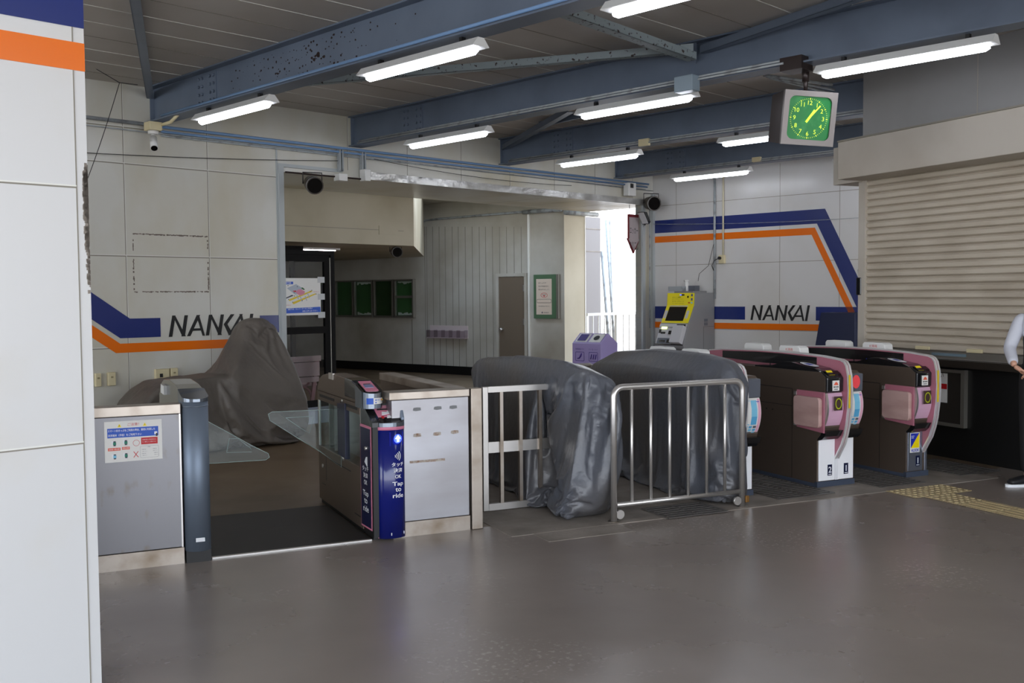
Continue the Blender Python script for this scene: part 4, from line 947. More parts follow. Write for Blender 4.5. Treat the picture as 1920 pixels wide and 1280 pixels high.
# ================================================================== ALONG THE WALLS
for x0, y0, x1, y1, lb, sw in ((176, 700, 187.5, 724, 'cream wall socket at the edge of the white wall end', 0), (199.5, 698, 214.5, 722, 'cream double socket, second from the left on the cream wall', 1),
                     (288.5, 692, 315, 714, 'wide cream socket plate with a black switch', 2), (317, 690, 331, 713, 'narrow cream switch right of the wide plate', 1), (403, 685, 414, 700, 'cream socket mostly hidden behind the big cover', 1)):
    a = p(x0, y0); b = p(x1, y1); t = thing('wall_socket', WF, (a[0], 0, b[1]), lb, 'wall socket', 'sockets on the cream wall')
    part(MB(M_CREAM).box(a[0], b[0], -0.045, 0, b[1], a[1]), 'plate', t, bevel=0.006)
    mx_, mz = (a[0] + b[0]) / 2, (a[1] + b[1]) / 2
    mb = MB(M_INK if sw == 2 else mat('cream_dark', (150, 138, 104), 0.5))
    if sw == 2: mb.box(mx_ - .035, mx_ + .0, -0.049, -0.045, mz - .02, mz + .02)
    else: mb.box(mx_ - .012, mx_ + .012, -0.049, -0.045, mz + .012, mz + .03)
    part(mb, 'switch', t)
# socket on the back wall with plug
a = q(1356, 478); b = q(1356, 494)
t = thing('wall_socket', WF, (UC, a[0], b[1]), 'cream socket box with a black plug on the back wall', 'wall socket')
part(MB(M_CREAM).box(UC - .06, UC, a[0] - .05, a[0] + .05, b[1] - .0, a[1] + .0), 'plate', t, bevel=.006)
part(MB(M_INK).cyl((UC - .06, a[0] + .02, (a[1] + b[1]) / 2 + .02), 'x', .025, -.04), 'plug', t)
part(MB(M_INK).tube([(UC - .1, a[0] + .02, (a[1] + b[1]) / 2 + .02), (UC - .11, a[0] + .1, (a[1] + b[1]) / 2 - .02), (UC - .09, a[0] + .16, (a[1] + b[1]) / 2 - .1), (UC - .05, a[0] + .15, (a[1] + b[1]) / 2 - .18)], .006), 'cable', t)

# ticket machine against the back wall
vr = q(1341, 600)[0]                      # right side plane (y, nearest the camera)
mm = lambda x, y: (lambda r_: r_)(WF.ony(x, y, vr))   # (x, z) in the side plane
P = [mm(1304.5, 549), mm(1303.5, 572), mm(1292, 607), mm(1290, 614), mm(1281, 648), mm(1286, 657)]
wl = WF.onx(1251, 560, P[0][0])[0] - vr   # width of the machine
t = thing('ticket_machine', WF, (UC - 0.4, vr, 0), 'yellow and grey fare adjustment machine against the back wall', 'ticket machine')
side = [(P[0][0], P[0][1]), (P[1][0], P[1][1]), (P[2][0], P[2][1]), (P[3][0], P[3][1]), (P[4][0], P[4][1]), (P[4][0] + .02, P[4][1] - .05), (P[4][0] + .22, P[4][1] - .2), (P[4][0] + .22, 0.0), (UC - .02, 0), (UC - .02, P[0][1])]
part(MB(M_MACH).prism(side, 'y', vr, vr + wl), 'cabinet', t, bevel=.008)
def face(i, a, b, s0, s1, off):    # quad on the front segment i, a..b across, s0..s1 down
    A0, A1 = Vector((P[i][0], 0, P[i][1])), Vector((P[i + 1][0], 0, P[i + 1][1])); d = A1 - A0; n_ = Vector((d.z, 0, -d.x)).normalized()
    if n_.x > 0: n_ = -n_
    f_ = lambda u_, s_: A0 + d * s_ + n_ * off + Vector((0, vr + wl - wl * u_, 0))
    return [f_(a, s1), f_(b, s1), f_(b, s0), f_(a, s0)]
def plate(i, a, b, s0, s1, m, name, off=.004, label=None, par=None):
    v0 = face(i, a, b, s0, s1, off); v1 = face(i, a, b, s0, s1, 0.0)
    return part(MB(m).add(v0 + v1, [(0, 1, 2, 3), (7, 6, 5, 4), (0, 4, 5, 1), (1, 5, 6, 2), (2, 6, 7, 3), (3, 7, 4, 0)]), name, t, label=label, parent=par)
mz = mat('machine_yellow', (242, 226, 34), 0.35)
plate(0, .02, .96, .0, 1, mz, 'yellow_header', label='yellow upper panel')
plate(1, .02, .96, .0, .97, mat('machine_yellow_white', (242, 226, 34), 0.3, col2=(226, 224, 214), scale=0.001) if False else mz, 'screen_surround', label='yellow surround of the screen')
plate(1, .14, .76, .10, .86, M_CHAR, 'screen', .008, 'black screen'); plate(1, .14, .76, .03, .08, M_MACHL, 'screen_label', .006)
for a_ in (.035, .79): plate(1, a_, a_ + .09, .3, .72, M_MACHL, 'pale_patch', .006, 'pale faded patch beside the screen')
plate(0, .47, .62, .10, .22, M_CHAR, 'sensor_strip', .008); plate(0, .47, .52, .12, .20, M_LED, 'blue_light', .010)
plate(0, .72, .77, .24, .4, M_CHAR, 'small_reader', .008)
for s_ in (.08, .42): plate(0, .85, .91, s_, s_ + .2, mat('sticker_slate', (90, 96, 140), .5), 'sticker', .007)
plate(0, .85, .91, .74, .86, M_SKYB, 'sticker', .007); plate(0, .76, .82, .76, .84, M_RED, 'sticker', .007)
v0 = face(0, 0, 1, 0, 1, .007); ex_ = (v0[1] - v0[0]).normalized(); ey_ = (v0[3] - v0[0]).normalized(); hgt = (v0[3] - v0[0]).length
mb = MB(M_INK)
for s_, k_, hh_, w_ in (('のりこし精算', .60, .085, .30), ('Fare Adjustment', .47, .045, .38), ('ＩＣカードチャージ', .27, .095, .42), ('IC card charge', .13, .045, .42)):
    mb.text(s_, v0[0] + ex_ * wl * .2 + ey_ * hgt * k_, ex_, ey_, hgt * hh_, wl * w_)
part(mb, 'panel_text', t)
plate(2, .0, .96, .1, .9, M_MACHL, 'coin_ledge'); plate(2, .60, .90, .2, .8, M_CHAR, 'card_slot', .008)
plate(3, .02, .58, .03, .93, M_MACHL, 'lower_panel'); plate(3, .10, .28, .0, .10, M_LEDG, 'slot_light', .012, 'glowing yellow-green slot light')
plate(3, .12, .27, .28, .38, M_CHAR, 'note_slot', .01); plate(3, .38, .52, .20, .40, M_CHAR, 'ticket_slot', .01); plate(3, .04, .11, .14, .34, M_CHAR, 'coin_slot', .012)
plate(3, .06, .57, .62, .92, M_GREYP, 'tray', .010, 'grey recessed trays'); plate(3, .14, .34, .74, .84, M_CHAR, 'tray_opening', .014); plate(3, .40, .56, .7, .88, M_CHAR, 'tray_opening', .014)
v1 = face(3, .60, .96, .0, .95, .10); v2 = face(3, .60, .96, .0, .95, 0)
part(MB(M_MACHL).add(v1 + v2, [(0, 1, 2, 3), (7, 6, 5, 4), (0, 4, 5, 1), (1, 5, 6, 2), (2, 6, 7, 3), (3, 7, 4, 0)]), 'receipt_unit', t, bevel=.005)
plate(3, .02, .98, .955, 1.0, M_CHAR, 'black_strip', .02)
zz = P[3][1]
part(MB(M_GREYP).box(UC - .32, UC - .22, vr - .002, vr, zz + .08, zz + .13).box(UC - .32, UC - .22, vr - .002, vr, zz + .02, zz + .07), 'vent', t)
part(MB(M_INK).box(UC - .34, UC - .02, vr - .0015, vr, zz, zz + .004).box(UC - .34, UC - .336, vr - .0015, vr, .3, zz), 'panel_seam', t)
tp = P[0][1]
part(MB(M_MACH).box(UC - .5, UC - .1, vr + .1, vr + wl - .1, tp, tp + .03), 'top_plate', t); part(MB(M_COND).box(UC - .45, UC - .25, vr + .35, vr + .62, tp + .03, tp + .11), 'top_unit', t)
part(MB(M_GREYP).box(UC - .3, UC - .16, vr + .2, vr + .33, tp + .03, tp + .12), 'top_unit', t)
part(MB(M_WHITE).tube([(UC - .3, vr + .36, tp + .03), (UC - .3, vr + .36, tp + .22)], .035, n=12).tube([(UC - .3, vr + .36, tp + .19), (UC - .3, vr + .36, tp + .21)], .045, n=12), 'antenna', t, label='white stubby antenna')

# dark blue box and small things by the shutter
a = q(1560, 585); b = q(1612, 585); z0 = q(1580, 648)[1]
ob = MB(mat('box_blue', (8, 22, 62), 0.4)).prism([(a[0], a[1]), (b[0] - .1, a[1]), (b[0] - .1, z0 - .35), (a[0] + .08, z0 - .35), (a[0] + .09, z0)], 'x', UC - .35, UC - .01)
tag(ob.build('cabinet_box', WF, (UC, a[0], z0), None, .01), 'dark blue box low on the back wall beside the shutter', 'box')
a = q(1609, 412); b = q(1612, 465)
a = GF.onx(1613, 535, SW - .03); 
def sgf(x, y): return GF.onx(x, y, SW - .03)
g_, z_ = sgf(1613, 520); 
t = thing('remote_switch', GF, (SW - .03, g_, z_), 'black switch box hanging on a cable at the left edge of the shutter', 'switch')
z0 = sgf(1613, 553)[1]; part(MB(M_CHAR).box(SW - .06, SW - .02, g_ - .035, g_ + .03, z0, z_), 'case', t, bevel=.008)
zt = sgf(1613, 492)[1]; part(MB(M_INK).tube([(SW - .03, g_ + .02, z_), (SW - .03, g_ + .03, (z_ + zt) / 2), (SW - .03, g_, zt), (SW - .03, g_ - .02, (z_ + zt) / 2), (SW - .03, g_ - .01, z_)], .005, n=6), 'cable', t)

# roller shutter
t = thing('roller_shutter', GF, (SW, gJ, 0.93), 'beige closed roller shutter with a wide box above and black recess below', 'shutter')
zS0 = GF.onx(1760, 672, SW)[1] - .03
zS0 = .985
prof = []; zz = 1.02; 
while zz < 2.95: prof += [(SW + .006, zz), (SW - .012, zz + .003), (SW - .028, zz + .014), (SW - .03, zz + .05), (SW - .016, zz + .064), (SW + .006, zz + .067)]; zz += .0725
mb = MB(M_SHUT); y0_, y1_ = -5.0, gJ - .09
vs = []; fs = []
for k, (x_, z_) in enumerate(prof): vs += [(x_, y0_, z_), (x_, y1_, z_)]
for k in range(len(prof) - 1): fs.append((2 * k, 2 * k + 1, 2 * k + 3, 2 * k + 2))
n0 = len(vs); mb.add(vs, fs)
mb.box(SW + .012, SW + .02, y0_, y1_, 1.0, 2.95)
for k in range(26): mb.box(SW - .034, SW - .004, y1_ - .012, y1_ + .004, 1.045 + k * .0725, 1.06 + k * .0725)
part(mb, 'curtain', t, label='beige slatted curtain')
part(MB(M_ALU).box(SW - .04, SW + .02, y0_, y1_, .955, 1.02), 'bottom_bar', t); part(MB(mat('sill_dark', (58, 52, 46), .4, .5)).box(SW - .16, SW, y0_, gJ, .885, .95), 'sill', t, label='dark sill below the shutter')
part(MB(M_BOX).box(SW - .05, SW + .03, gJ - .09, gJ - .0, .93, 2.75), 'guide_rail', t)
for px, py in ((1731, 652), (1829, 658)):
    g_, z_ = GF.onx(px, py, SW - .03); part(MB(M_CREAM).box(SW - .05, SW - .03, g_ - .085, g_ + .085, z_ - .018, z_ + .018), 'handle', t, bevel=.004)
g_, z_ = GF.onx(1778, 665, SW - .045); part(MB(mat('label_blue_grey', (120, 140, 152), .5)).box(SW - .044, SW - .04, g_ - .2, g_ + .2, z_ - .012, z_ + .014), 'lock_label', t)
SB = 7.42
ga, za = GF.onx(1571, 267, SB); gb, zb_x = GF.onx(1571, 337, SB)
part(MB(M_BOX).box(SB, SW + .0, -5, ga, zb_x, za), 'shutter_box', t, bevel=.006, label='wide beige box housing the rolled shutter')
part(MB(M_JOINT).box(SB - .01, SW, -5, ga, za, za + .015), 'box_lip', t)
a = GF.onx(1563, 278, SW - .1); b = GF.onx(1563, 347, SW - .1)
part(MB(M_BOX).box(SW - .1, SW + .25, gJ - .05, a[0], b[1], a[1]), 'end_cover', t, label='beige end cover behind the box')

# framed notice case under the shutter
sp_ = lambda x, y: GF.onx(x, y, SW - .03)
g1, zt = sp_(1811, 690); g0, _ = sp_(1745, 690); zb = sp_(1811, 803)[1]; zt = .855
t = thing('notice_case', GF, (SW, g1, zb), 'dark glazed notice case with papers on the black wall under the shutter', 'notice case')
part(MB(M_ALU).box(SW - .05, SW, g1, g1 + .04, zb, zt).box(SW - .05, SW, g1 + .04, g0 + .4, zb, zb + .03).box(SW - .05, SW, g1 + .04, g0 + .4, zt - .03, zt), 'frame', t)
part(MB(mat('case_back', (46, 42, 38), .4)).box(SW - .02, SW, g1 + .04, g0 + .4, zb + .03, zt - .03), 'back_panel', t)
gp_, zp1 = GF.onx(1776, 700, SW - .025); zp2 = GF.onx(1776, 755, SW - .025)[1]
part(MB(M_PAPER).box(SW - .026, SW - .02, gp_, gp_ + .5, zp2, zp1 - .0), 'paper', t)
part(MB(M_RED).box(SW - .028, SW - .026, gp_, gp_ + .5, zp2 + .13, zp2 + .18), 'red_band', t)
part(MB(M_INK).text('ください', (SW - .028, gp_ + .26, zp2 + .235), (0, -1, 0), (0, 0, 1), .055, .22), 'notice_text', t)

# ================================================================== GATES WITH PINK FINS (gate frame)
G0 = 6.30
def arc_profile():
    """side outline of the curved fin: (g, z), front edge first, going up and back"""
    return [(6.304, .207), (6.255, .29), (6.215, .356), (6.185, .44), (6.163, .527), (6.145, .66), (6.139, .80), (6.148, .92), (6.17, 1.0), (6.195, 1.03), (6.235, 1.045),
            (6.444, 1.064), (6.687, 1.074), (6.943, 1.077), (7.214, 1.078), (7.5, 1.073), (7.8, 1.063), (8.0, 1.045), (8.05, 1.02), (8.07, .98), (8.06, .93), (7.95, .90)]
def gate(sc, label, halves, base_m, labels, screen_side=True, poster=True, group='ticket gates'):
    t = thing('ticket_gate', GF, (sc, G0, 0), label, 'ticket gate', group)
    sl, sr = (sc - .2 if 'L' in halves else sc - .04), (sc + .19 if 'R' in halves else sc + .05)
    fx0, fx1 = sc - .024, sc + .024
    body = [(G0, .0), (G0, .40), (6.26, .44), (6.235, .50), (6.225, .78), (6.21, .79), (6.21, .91), (6.265, .95), (7.95, .945), (7.95, .0)]
    mb = MB(M_STEELD)
    if 'L' in halves: mb.prism([(a, b) for a, b in body], 'x', sl, fx0 + .002)
    if 'R' in halves: mb.prism([(a, b) for a, b in body], 'x', fx1 - .002, sr)
    mb.box(fx0 + .002, fx1 - .002, G0 + .01, 7.95, 0, .93)
    bd = part(mb, 'body', t, label='dark stainless cabinet')
    # seams on the side panel
    mb = MB(M_INK)
    if 'L' in halves:
        x = sl - .001
        mb.box(x, x + .002, 6.60, 7.95, .788, .794).box(x, x + .002, 6.60, 7.95, .643, .647).box(x, x + .002, 6.598, 6.602, .04, .79).box(x, x + .002, 6.53, 6.56, .49, .52).box(x, x + .002, 6.53, 6.56, .745, .775)
        for gg in (6.85, 6.93): mb.box(x - .001, x + .002, gg - .006, gg + .006, .585, .597)
        part(mb, 'panel_seams', t)
    part(MB(mat('kick_plate', (62, 70, 86), .5)).box(sl - .004, sr + .004, G0 - .012, G0 + .02, 0, .05).box(sl - .004, sl + .01, G0, 7.9, 0, .035), 'kick_plate', t)
    # base panels
    for hname, x0, x1 in (('L', sl + .012, sc - .02), ('R', sc + .02, sr - .012)):
        if hname not in halves: continue
        bp = part(MB(base_m).box(x0, x1, G0 - .012, G0, .055, .40), 'base_panel', t, bevel=.003)
        side = 0 if hname == 'L' else 1
        if labels[side]:
            cx = (x0 + x1) / 2 + (.0 if side else .03); part(MB(M_NAVYD).box(cx - .023, cx + .023, G0 - .014, G0 - .012, .095, .185), 'number_label', t, parent=bp)
            part(MB(M_TEXTW).text(labels[side], (cx, G0 - .0155, .118), (1, 0, 0), (0, 0, 1), .05, None, 0, 'C', off=.02).box(cx - .016, cx + .016, G0 - .0155, G0 - .0145, .102, .108), 'number', t, parent=bp)
    if 'L' in halves and 'R' in halves: part(MB(base_m).box(sc - .016, sc - .003, G0 - .016, G0, .055, .40).box(sc + .003, sc + .016, G0 - .016, G0, .055, .40), 'centre_strips', t)
    # the fin
    prof = arc_profile()
    inner = [(7.9, .90), (G0 + .02, .90), (G0 + .02, .30)]
    fin = part(MB(M_PINK).prism(prof + inner, 'x', fx0 + .004, fx1 - .004), 'fin', t, label='pink curved fin')
    mb = MB(M_STEELB)   # silver edging following the outline
    n = len(prof)
    for e0, e1 in ((fx0, sc - .005), (sc + .005, fx1)):
        vs = []; fs = []
        for i, (a, b) in enumerate(prof):
            p0 = Vector(prof[max(i - 1, 0)]); p1 = Vector(prof[min(i + 1, n - 1)]); d = (p1 - p0).normalized(); nn = Vector((-d.y, d.x)) 
            o_ = Vector((a, b)) + nn * .006; i_ = Vector((a, b)) - nn * .006
            vs += [(e0, o_.x, o_.y), (e1, o_.x, o_.y), (e1, i_.x, i_.y), (e0, i_.x, i_.y)]
        for i in range(n - 1):
            for k in range(4): fs.append((i * 4 + k, i * 4 + (k + 1) % 4, (i + 1) * 4 + (k + 1) % 4, (i + 1) * 4 + k))
        mb.add(vs, fs)
    mb.mats = [M_TRIM]
    part(mb, 'edge_trim', t, parent=fin, label='silver double edge')
    part(MB(M_YELT).box(sc - .022, sc - .007, 6.1305, 6.136, .66, .93), 'tape', t, parent=fin, label='yellow caution tape')
    # black display inset on the left of the fin
    part(MB(M_CHAR).prism([(6.507, .975), (7.2, .968), (7.79, .985), (7.79, 1.048), (7.3, 1.062), (6.95, 1.063), (6.507, 1.052)], 'x', fx0 - .002, fx0 + .006), 'display', t, label='long black display')
    for gg in (6.60, 6.87): part(MB(M_LED).box(fx0 - .004, fx0 - .001, gg, gg + .07, .979, .983), 'indicator_light', t, label='blue light line')
    # head, left half: housing with slot, sticker, pink bulging panel
    def bulge(x0, x1, m, name, lb, off=0.0):
        vs = []; fs = []; N_ = 10
        for i in range(N_ + 1):
            z = .478 + (.782 - .478) * i / N_; k = (z - .63) / .155; g_ = 6.172 + .045 * (k * k) - .022 * (z - .63) / .15 - off
            g_ += .02
            vs += [(x0, g_, z), (x1, g_, z), (x1, g_ + .03, z), (x0, g_ + .03, z)]
        for i in range(N_):
            for k in range(4): fs.append((i * 4 + k, i * 4 + (k + 1) % 4, (i + 1) * 4 + (k + 1) % 4, (i + 1) * 4 + k))
        fs += [(3, 2, 1, 0), tuple(N_ * 4 + k for k in range(4))]
        return part(MB(m).add(vs, fs, 0, False), name, t, label=lb)
    def under(x0, x1):
        part(MB(M_CHAR).prism([(6.19, .478), (6.215, .43), (6.25, .40), (6.31, .385), (6.31, .478)], 'x', x0, x1), 'lower_bumper', t, label='black curved bumper')
    if 'L' in halves:
        part(MB(M_CHAR).prism([(6.195, .79), (6.19, .905), (6.215, .93), (6.265, .955), (6.40, .957), (6.40, .79)], 'x', sl + .004, fx0 + .001), 'head', t, bevel=.008, label='black glossy head')
        part(MB(M_LENS).prism([(6.195, .895), (6.24, .905), (6.33, .958), (6.25, .958), (6.21, .935)], 'x', sl + .03, fx0 - .01), 'slot_recess', t)
        part(MB(M_YEL).add([(sl + .04, 6.206, .928), (sl + .10, 6.206, .928), (sl + .10, 6.252, .963), (sl + .04, 6.252, .963)], [(0, 1, 2, 3)]), 'ticket_slot', t, label='yellow ticket slot')
        stk = part(MB(M_PAPER).box(sl + .055, sl + .125, 6.1835, 6.188, .802, .885), 'sticker', t, label='white sticker with an orange mark')
        cx = sl + .09
        part(MB([M_ORB, M_INK]).prism([(cx - .024, .848), (cx - .012, .866), (cx, .875), (cx + .014, .866), (cx + .024, .848)], 'y', 6.182, 6.1836, 0).box(cx - .024, cx - .012, 6.182, 6.1836, .828, .838, 1).box(cx - .005, cx + .005, 6.182, 6.1836, .828, .838, 1).box(cx + .012, cx + .024, 6.182, 6.1836, .828, .838, 1).box(cx - .02, cx + .02, 6.182, 6.1836, .812, .817, 1), 'print', t, parent=stk)
        bulge(sl + .002, sl + .022, M_STEELB, 'silver_edge', None, .004)
        bulge(sl + .022, fx0, M_PINKP, 'front_panel', 'pale pink bulging front panel')
        under(sl + .002, fx0)
        sq = part(MB(mat('disc_panel', (70, 52, 46), .4)).box(sl + .055, sl + .135, 6.158, 6.166, .645, .758), 'indicator', t, label='brown square with a yellow-green ring')
        cx, cz = sl + .095, .70; N_ = 24
        mb = MB(mat('ring_green', (176, 186, 30), .5)); o_ = [(cx + .034 * math.cos(2 * PI * i / N_), 6.157, cz + .045 * math.sin(2 * PI * i / N_)) for i in range(N_)]; i_ = [(cx + .026 * math.cos(2 * PI * i / N_), 6.157, cz + .036 * math.sin(2 * PI * i / N_)) for i in range(N_)]
        mb.add(o_ + i_, [(i, (i + 1) % N_, N_ + (i + 1) % N_, N_ + i) for i in range(N_)]); part(mb, 'ring', t, parent=sq)
        # pink recess and flap on the left side
        part(MB(M_PINK).prism([(6.21, .46), (6.21, .79), (6.53, .79), (6.53, .48)], 'x', sl - .012, sl), 'side_recess', t, label='pink recess')
        part(MB(M_FLAP).prism(rrect(6.225, 6.53, .50, .745, .03), 'x', sl - .05, sl - .014), 'flap_door', t, label='pinkish wooden-looking flap', bevel=.006)
        for zz in (.49, .745): part(MB(M_STEELB).box(sl - .02, sl, 6.53, 6.56, zz, zz + .03), 'hinge', t)
        # reader pad and its wedge on top
        part(MB(M_CHAR).prism([(6.27, .95), (6.35, .975), (6.62, 1.01), (6.72, 1.01), (6.9, .965), (7.1, .96), (7.1, .945), (6.27, .945)], 'x', sl + .01, fx0 + .001), 'reader_housing', t)
        vs = []; N_ = 20
        for i in range(N_):
            a = 2 * PI * i / N_; g_ = 6.49 + .10 * math.sin(a); vs.append((sl + .085 + .05 * math.cos(a), g_, .975 + (g_ - 6.35) * .13 + .004))
        rd = part(MB(M_TEXTW).add(vs, [tuple(range(N_))]), 'card_reader', t, label='white oval card reader')
        vs = [(sl + .06, 6.46, .975 + .11 * .13 + .006), (sl + .105, 6.46, .975 + .11 * .13 + .006), (sl + .11, 6.53, .975 + .18 * .13 + .006), (sl + .065, 6.53, .975 + .18 * .13 + .006)]
        part(MB(mat('reader_blue', (60, 72, 190), .3)).add(vs, [(0, 1, 2, 3)]), 'reader_symbol', t, parent=rd)
        for gg in (7.0, 7.1): part(MB(M_INK).cyl((fx0 - .001, gg, .965), 'x', .006, .004, n=8), 'sensor_hole', t)
    if 'R' in halves:
        part(MB(M_GREYP).prism([(6.20, .785), (6.195, .93), (6.45, .945), (6.45, .785)], 'x', fx1 - .001, sr), 'head', t, bevel=.008, label='grey head box')
        cx = (fx1 + sr) / 2 + .005; N_ = 24
        if labels[1]: part(MB(M_REDC).add([(cx + .042 * math.cos(2 * PI * i / N_), 6.193, .865 + .055 * math.sin(2 * PI * i / N_)) for i in range(N_)], [tuple(range(N_))][::1]), 'red_disc', t, label='red disc')
        bulge(fx1 - .002, sr - .002, M_PAPER, 'front_panel', 'white advertisement panel')
        under(fx1, sr)
        if poster:
            x0, x1 = fx1 + .012, sr - .04
            mb = MB([M_SKYB, mat('ad_pink', (226, 170, 190), .4), mat('ad_blue2', (90, 170, 214), .4), M_TEXTW, M_GREYP])
            def bz(z): k = (z - .63) / .155; return 6.172 + .045 * (k * k) - .022 * (z - .63) / .15 + .02
            def pq(a, b, z0, z1, mi, off=.002): mb.add([(a, bz(z0) - off, z0), (b, bz(z0) - off, z0), (b, bz(z1) - off, z1), (a, bz(z1) - off, z1)], [(0, 1, 2, 3)], mi)
            pq(x0 + .06, x1, .70, .765, 0); pq(x0 + .06, x1, .64, .70, 0); pq(x0 + .06, x1, .575, .64, 2, .0025)
            pq(x0, x0 + .05, .575, .765, 0)
            for zi in range(3):
                for xi_ in range(3): pq(x0 + .008 + xi_ * .04, x0 + .038 + xi_ * .04, .50 + zi * .024, .518 + zi * .024, (2, 4, 0)[(xi_ + zi) % 3], .003)
            for zi in range(6):
                z0 = .482 + zi * .049; pq(sr - .03, sr - .006, z0, z0 + .049, 1)
            pq(x0, x1, .484, .494, 1)
            part(mb, 'advertisement', t, label='light blue poster print')
            part(MB(M_INKB).text('PiTaPa', (x1 - .005, bz(.76) - .004, .757), (0, -.05, -1), (1, 0, 0), .03, .11), 'advertisement_text', t)
    # cream indicator caps on the far side
    for g_ in (6.93, 7.42):
        cp_ = part(MB(M_WHITE).prism([(g_ - .14, 1.06), (g_ - .13, 1.115), (g_ - .10, 1.13), (g_ + .12, 1.13), (g_ + .14, 1.11), (g_ + .14, 1.06)], 'x', sc + .05, sc + .15), 'indicator_cap', t, bevel=.006, label='cream cap')
        part(MB(M_WHITE).box(sc + .08, sc + .12, g_ - .03, g_ + .03, .94, 1.06), 'cap_stem', t, parent=cp_)
    part(MB(M_RED).text('IC専用', (sc + .049, 6.98, 1.085), (0, -1, 0), (0, 0, 1), .025, .09), 'cap_text', t)
    return t
M_TRIM = mat('silver_trim', (228, 226, 226), 0.3, 0.45)
M_BASEW = mat('base_white', (250, 250, 253), 0.25, spec=0.8)
M_BASEG = mat('base_grey', (150, 156, 170), 0.25, 0.8)
gB = gate(4.815, 'ticket gate under the big grey cover behind the tube railing, only its right side bare', 'LR', M_BASEW, ('', ''))
gC = gate(5.86, 'uncovered pink ticket gate with a red disc and number labels 2 and 1', 'LR', M_BASEW, ('2', '1'))
gD = gate(6.84, 'rightmost pink ticket gate with a blue and yellow security sticker', 'L', M_BASEG, ('1', ''))
# extra on the rightmost gate: security sticker and end posts
t = gD; x0, x1 = 6.675, 6.785
stk = part(MB(M_PAPER).box(x0, x1, G0 - .0145, G0 - .012, .215, .385), 'security_sticker', t, label='square blue and yellow sticker')
xa, xb = x0 + .006, x1 - .006
part(MB([M_YEL, mat('alsok_blue', (30, 50, 170), .4), M_TEXTW]).prism([(xa, .255), (xb, .255), (xb, .38)], 'y', G0 - .016, G0 - .0145, 0).prism([(xa, .255), (xb, .38), (xa, .38)], 'y', G0 - .016, G0 - .0145, 1)
     .text('ALSOK', ((xa + xb) / 2, G0 - .0165, .222), (1, 0, 0), (0, 0, 1), .026, .095, 1, 'C', off=.02, shear=.2).box(xa + .006, xa + .04, G0 - .0165, G0 - .016, .355, .36, 2).box(xa + .006, xa + .034, G0 - .0165, G0 - .016, .34, .345, 2), 'print', t, parent=stk)
part(MB(M_BASEG).box(6.86, 6.89, 6.30, 6.36, 0, .30).box(6.90, 6.94, 6.42, 6.5, 0, .34), 'support_post', t, bevel=.004)
part(MB(M_STEELD).box(6.89, 6.97, 6.50, 7.95, 0, .93), 'side_panel', t)

# ================================================================== LEFT CABINET, GLASS GATES, RIGHT CABINET
# left stainless cabinet
t = thing('steel_cabinet', GF, (0.2, 6.23, 0), 'stainless partition cabinet on the left with a white notice on it', 'cabinet')
part(MB(M_STEELL).box(-1.6, .705, 6.23, 6.33, .10, .905), 'body', t, bevel=.004); part(MB(M_STEELW).box(-1.6, .707, 6.222, 6.335, .905, .965), 'top_cap', t, bevel=.004)
part(MB(M_STEELW).box(-1.6, .709, 6.226, 6.335, 0, .098), 'plinth', t)
part(MB(M_STEELB).box(.696, .705, 6.227, 6.23, .10, .905), 'bright_edge', t)
t = thing('notice_sheet', GF, (.281, 6.228, .646), 'white laminated notice with blue band, circle and cross on the left cabinet', 'notice')
x0, x1, z0, z1 = .281, .598, .640, .880
rt = lambda a, b: (x0 + (x1 - x0) * a, z0 + (z1 - z0) * b)
part(MB(M_PAPER).prism([(x0, z0 + .0), (x1, z0 + .004), (x1, z1), (x0, z1)], 'y', 6.226, 6.2295), 'sheet', t)
yy = 6.2252
NM = [M_INKB, M_RED, M_ORB, M_TEAL, M_INK, M_TEXTW, M_YEL, M_SKYB, M_NAVYD]
mb = MB(NM)
def nb(a0, a1, b0, b1, mi, k=0): u0, v0 = rt(a0, b0); u1, v1 = rt(a1, b1); mb.box(u0, u1, yy - .0004 * k, 6.2262, v0, v1, mi)
nb(.05, .935, .60, .83, 0); nb(.63, .92, .40, .565, 1); nb(.055, .27, .285, .355, 2); nb(.295, .43, .30, .365, 2)
for (a_, b_, mi) in ((.17, .46, 3), (.365, .47, 3), (.365, .15, 3), (.17, .14, 7)):
    nb(a_ - .05, a_, b_ - .03, b_ + .06, 5, 0); nb(a_ - .02, a_ + .02, b_ - .06, b_ + .06, 8, 1); nb(a_ - .026, a_ + .026, b_ - .032, b_ + .032, mi, 2)
nb(.865, .915, .63, .70, 5, 1); nb(.89, .92, .585, .66, 4, 2)
part(mb, 'printed_blocks', t)
mb = MB(NM)
u_, v_ = rt(.545, .445); N_ = 28
mb.add([(u_ + .0185 * math.cos(2 * PI * i / N_), yy, v_ + .0185 * math.sin(2 * PI * i / N_)) for i in range(N_)] + [(u_ + .0165 * math.cos(2 * PI * i / N_), yy, v_ + .0165 * math.sin(2 * PI * i / N_)) for i in range(N_)], [(i, (i + 1) % N_, N_ + (i + 1) % N_, N_ + i) for i in range(N_)], 1)
part(mb, 'circle_mark', t, label='red circle')
mb = MB(NM); u_, v_ = rt(.535, .165)
for s_ in (1, -1): mb.add([(u_ - .0145, yy, v_ - s_ * .0165), (u_ - .0115, yy, v_ - s_ * .0185), (u_ + .0145, yy, v_ + s_ * .0165), (u_ + .0115, yy, v_ + s_ * .0185)], [(0, 1, 2, 3)], 1)
part(mb, 'cross_mark', t, label='red cross')
mb = MB(NM)
for a_ in (.26, .70):
    u_, v_ = rt(a_, .855); mb.prism([(u_ - .011, v_), (u_ + .011, v_), (u_, v_ + .019)], 'y', yy, 6.2262, 6); mb.box(u_ - .001, u_ + .001, yy - .0004, yy, v_ + .004, v_ + .013, 4)
part(mb, 'warning_triangles', t)
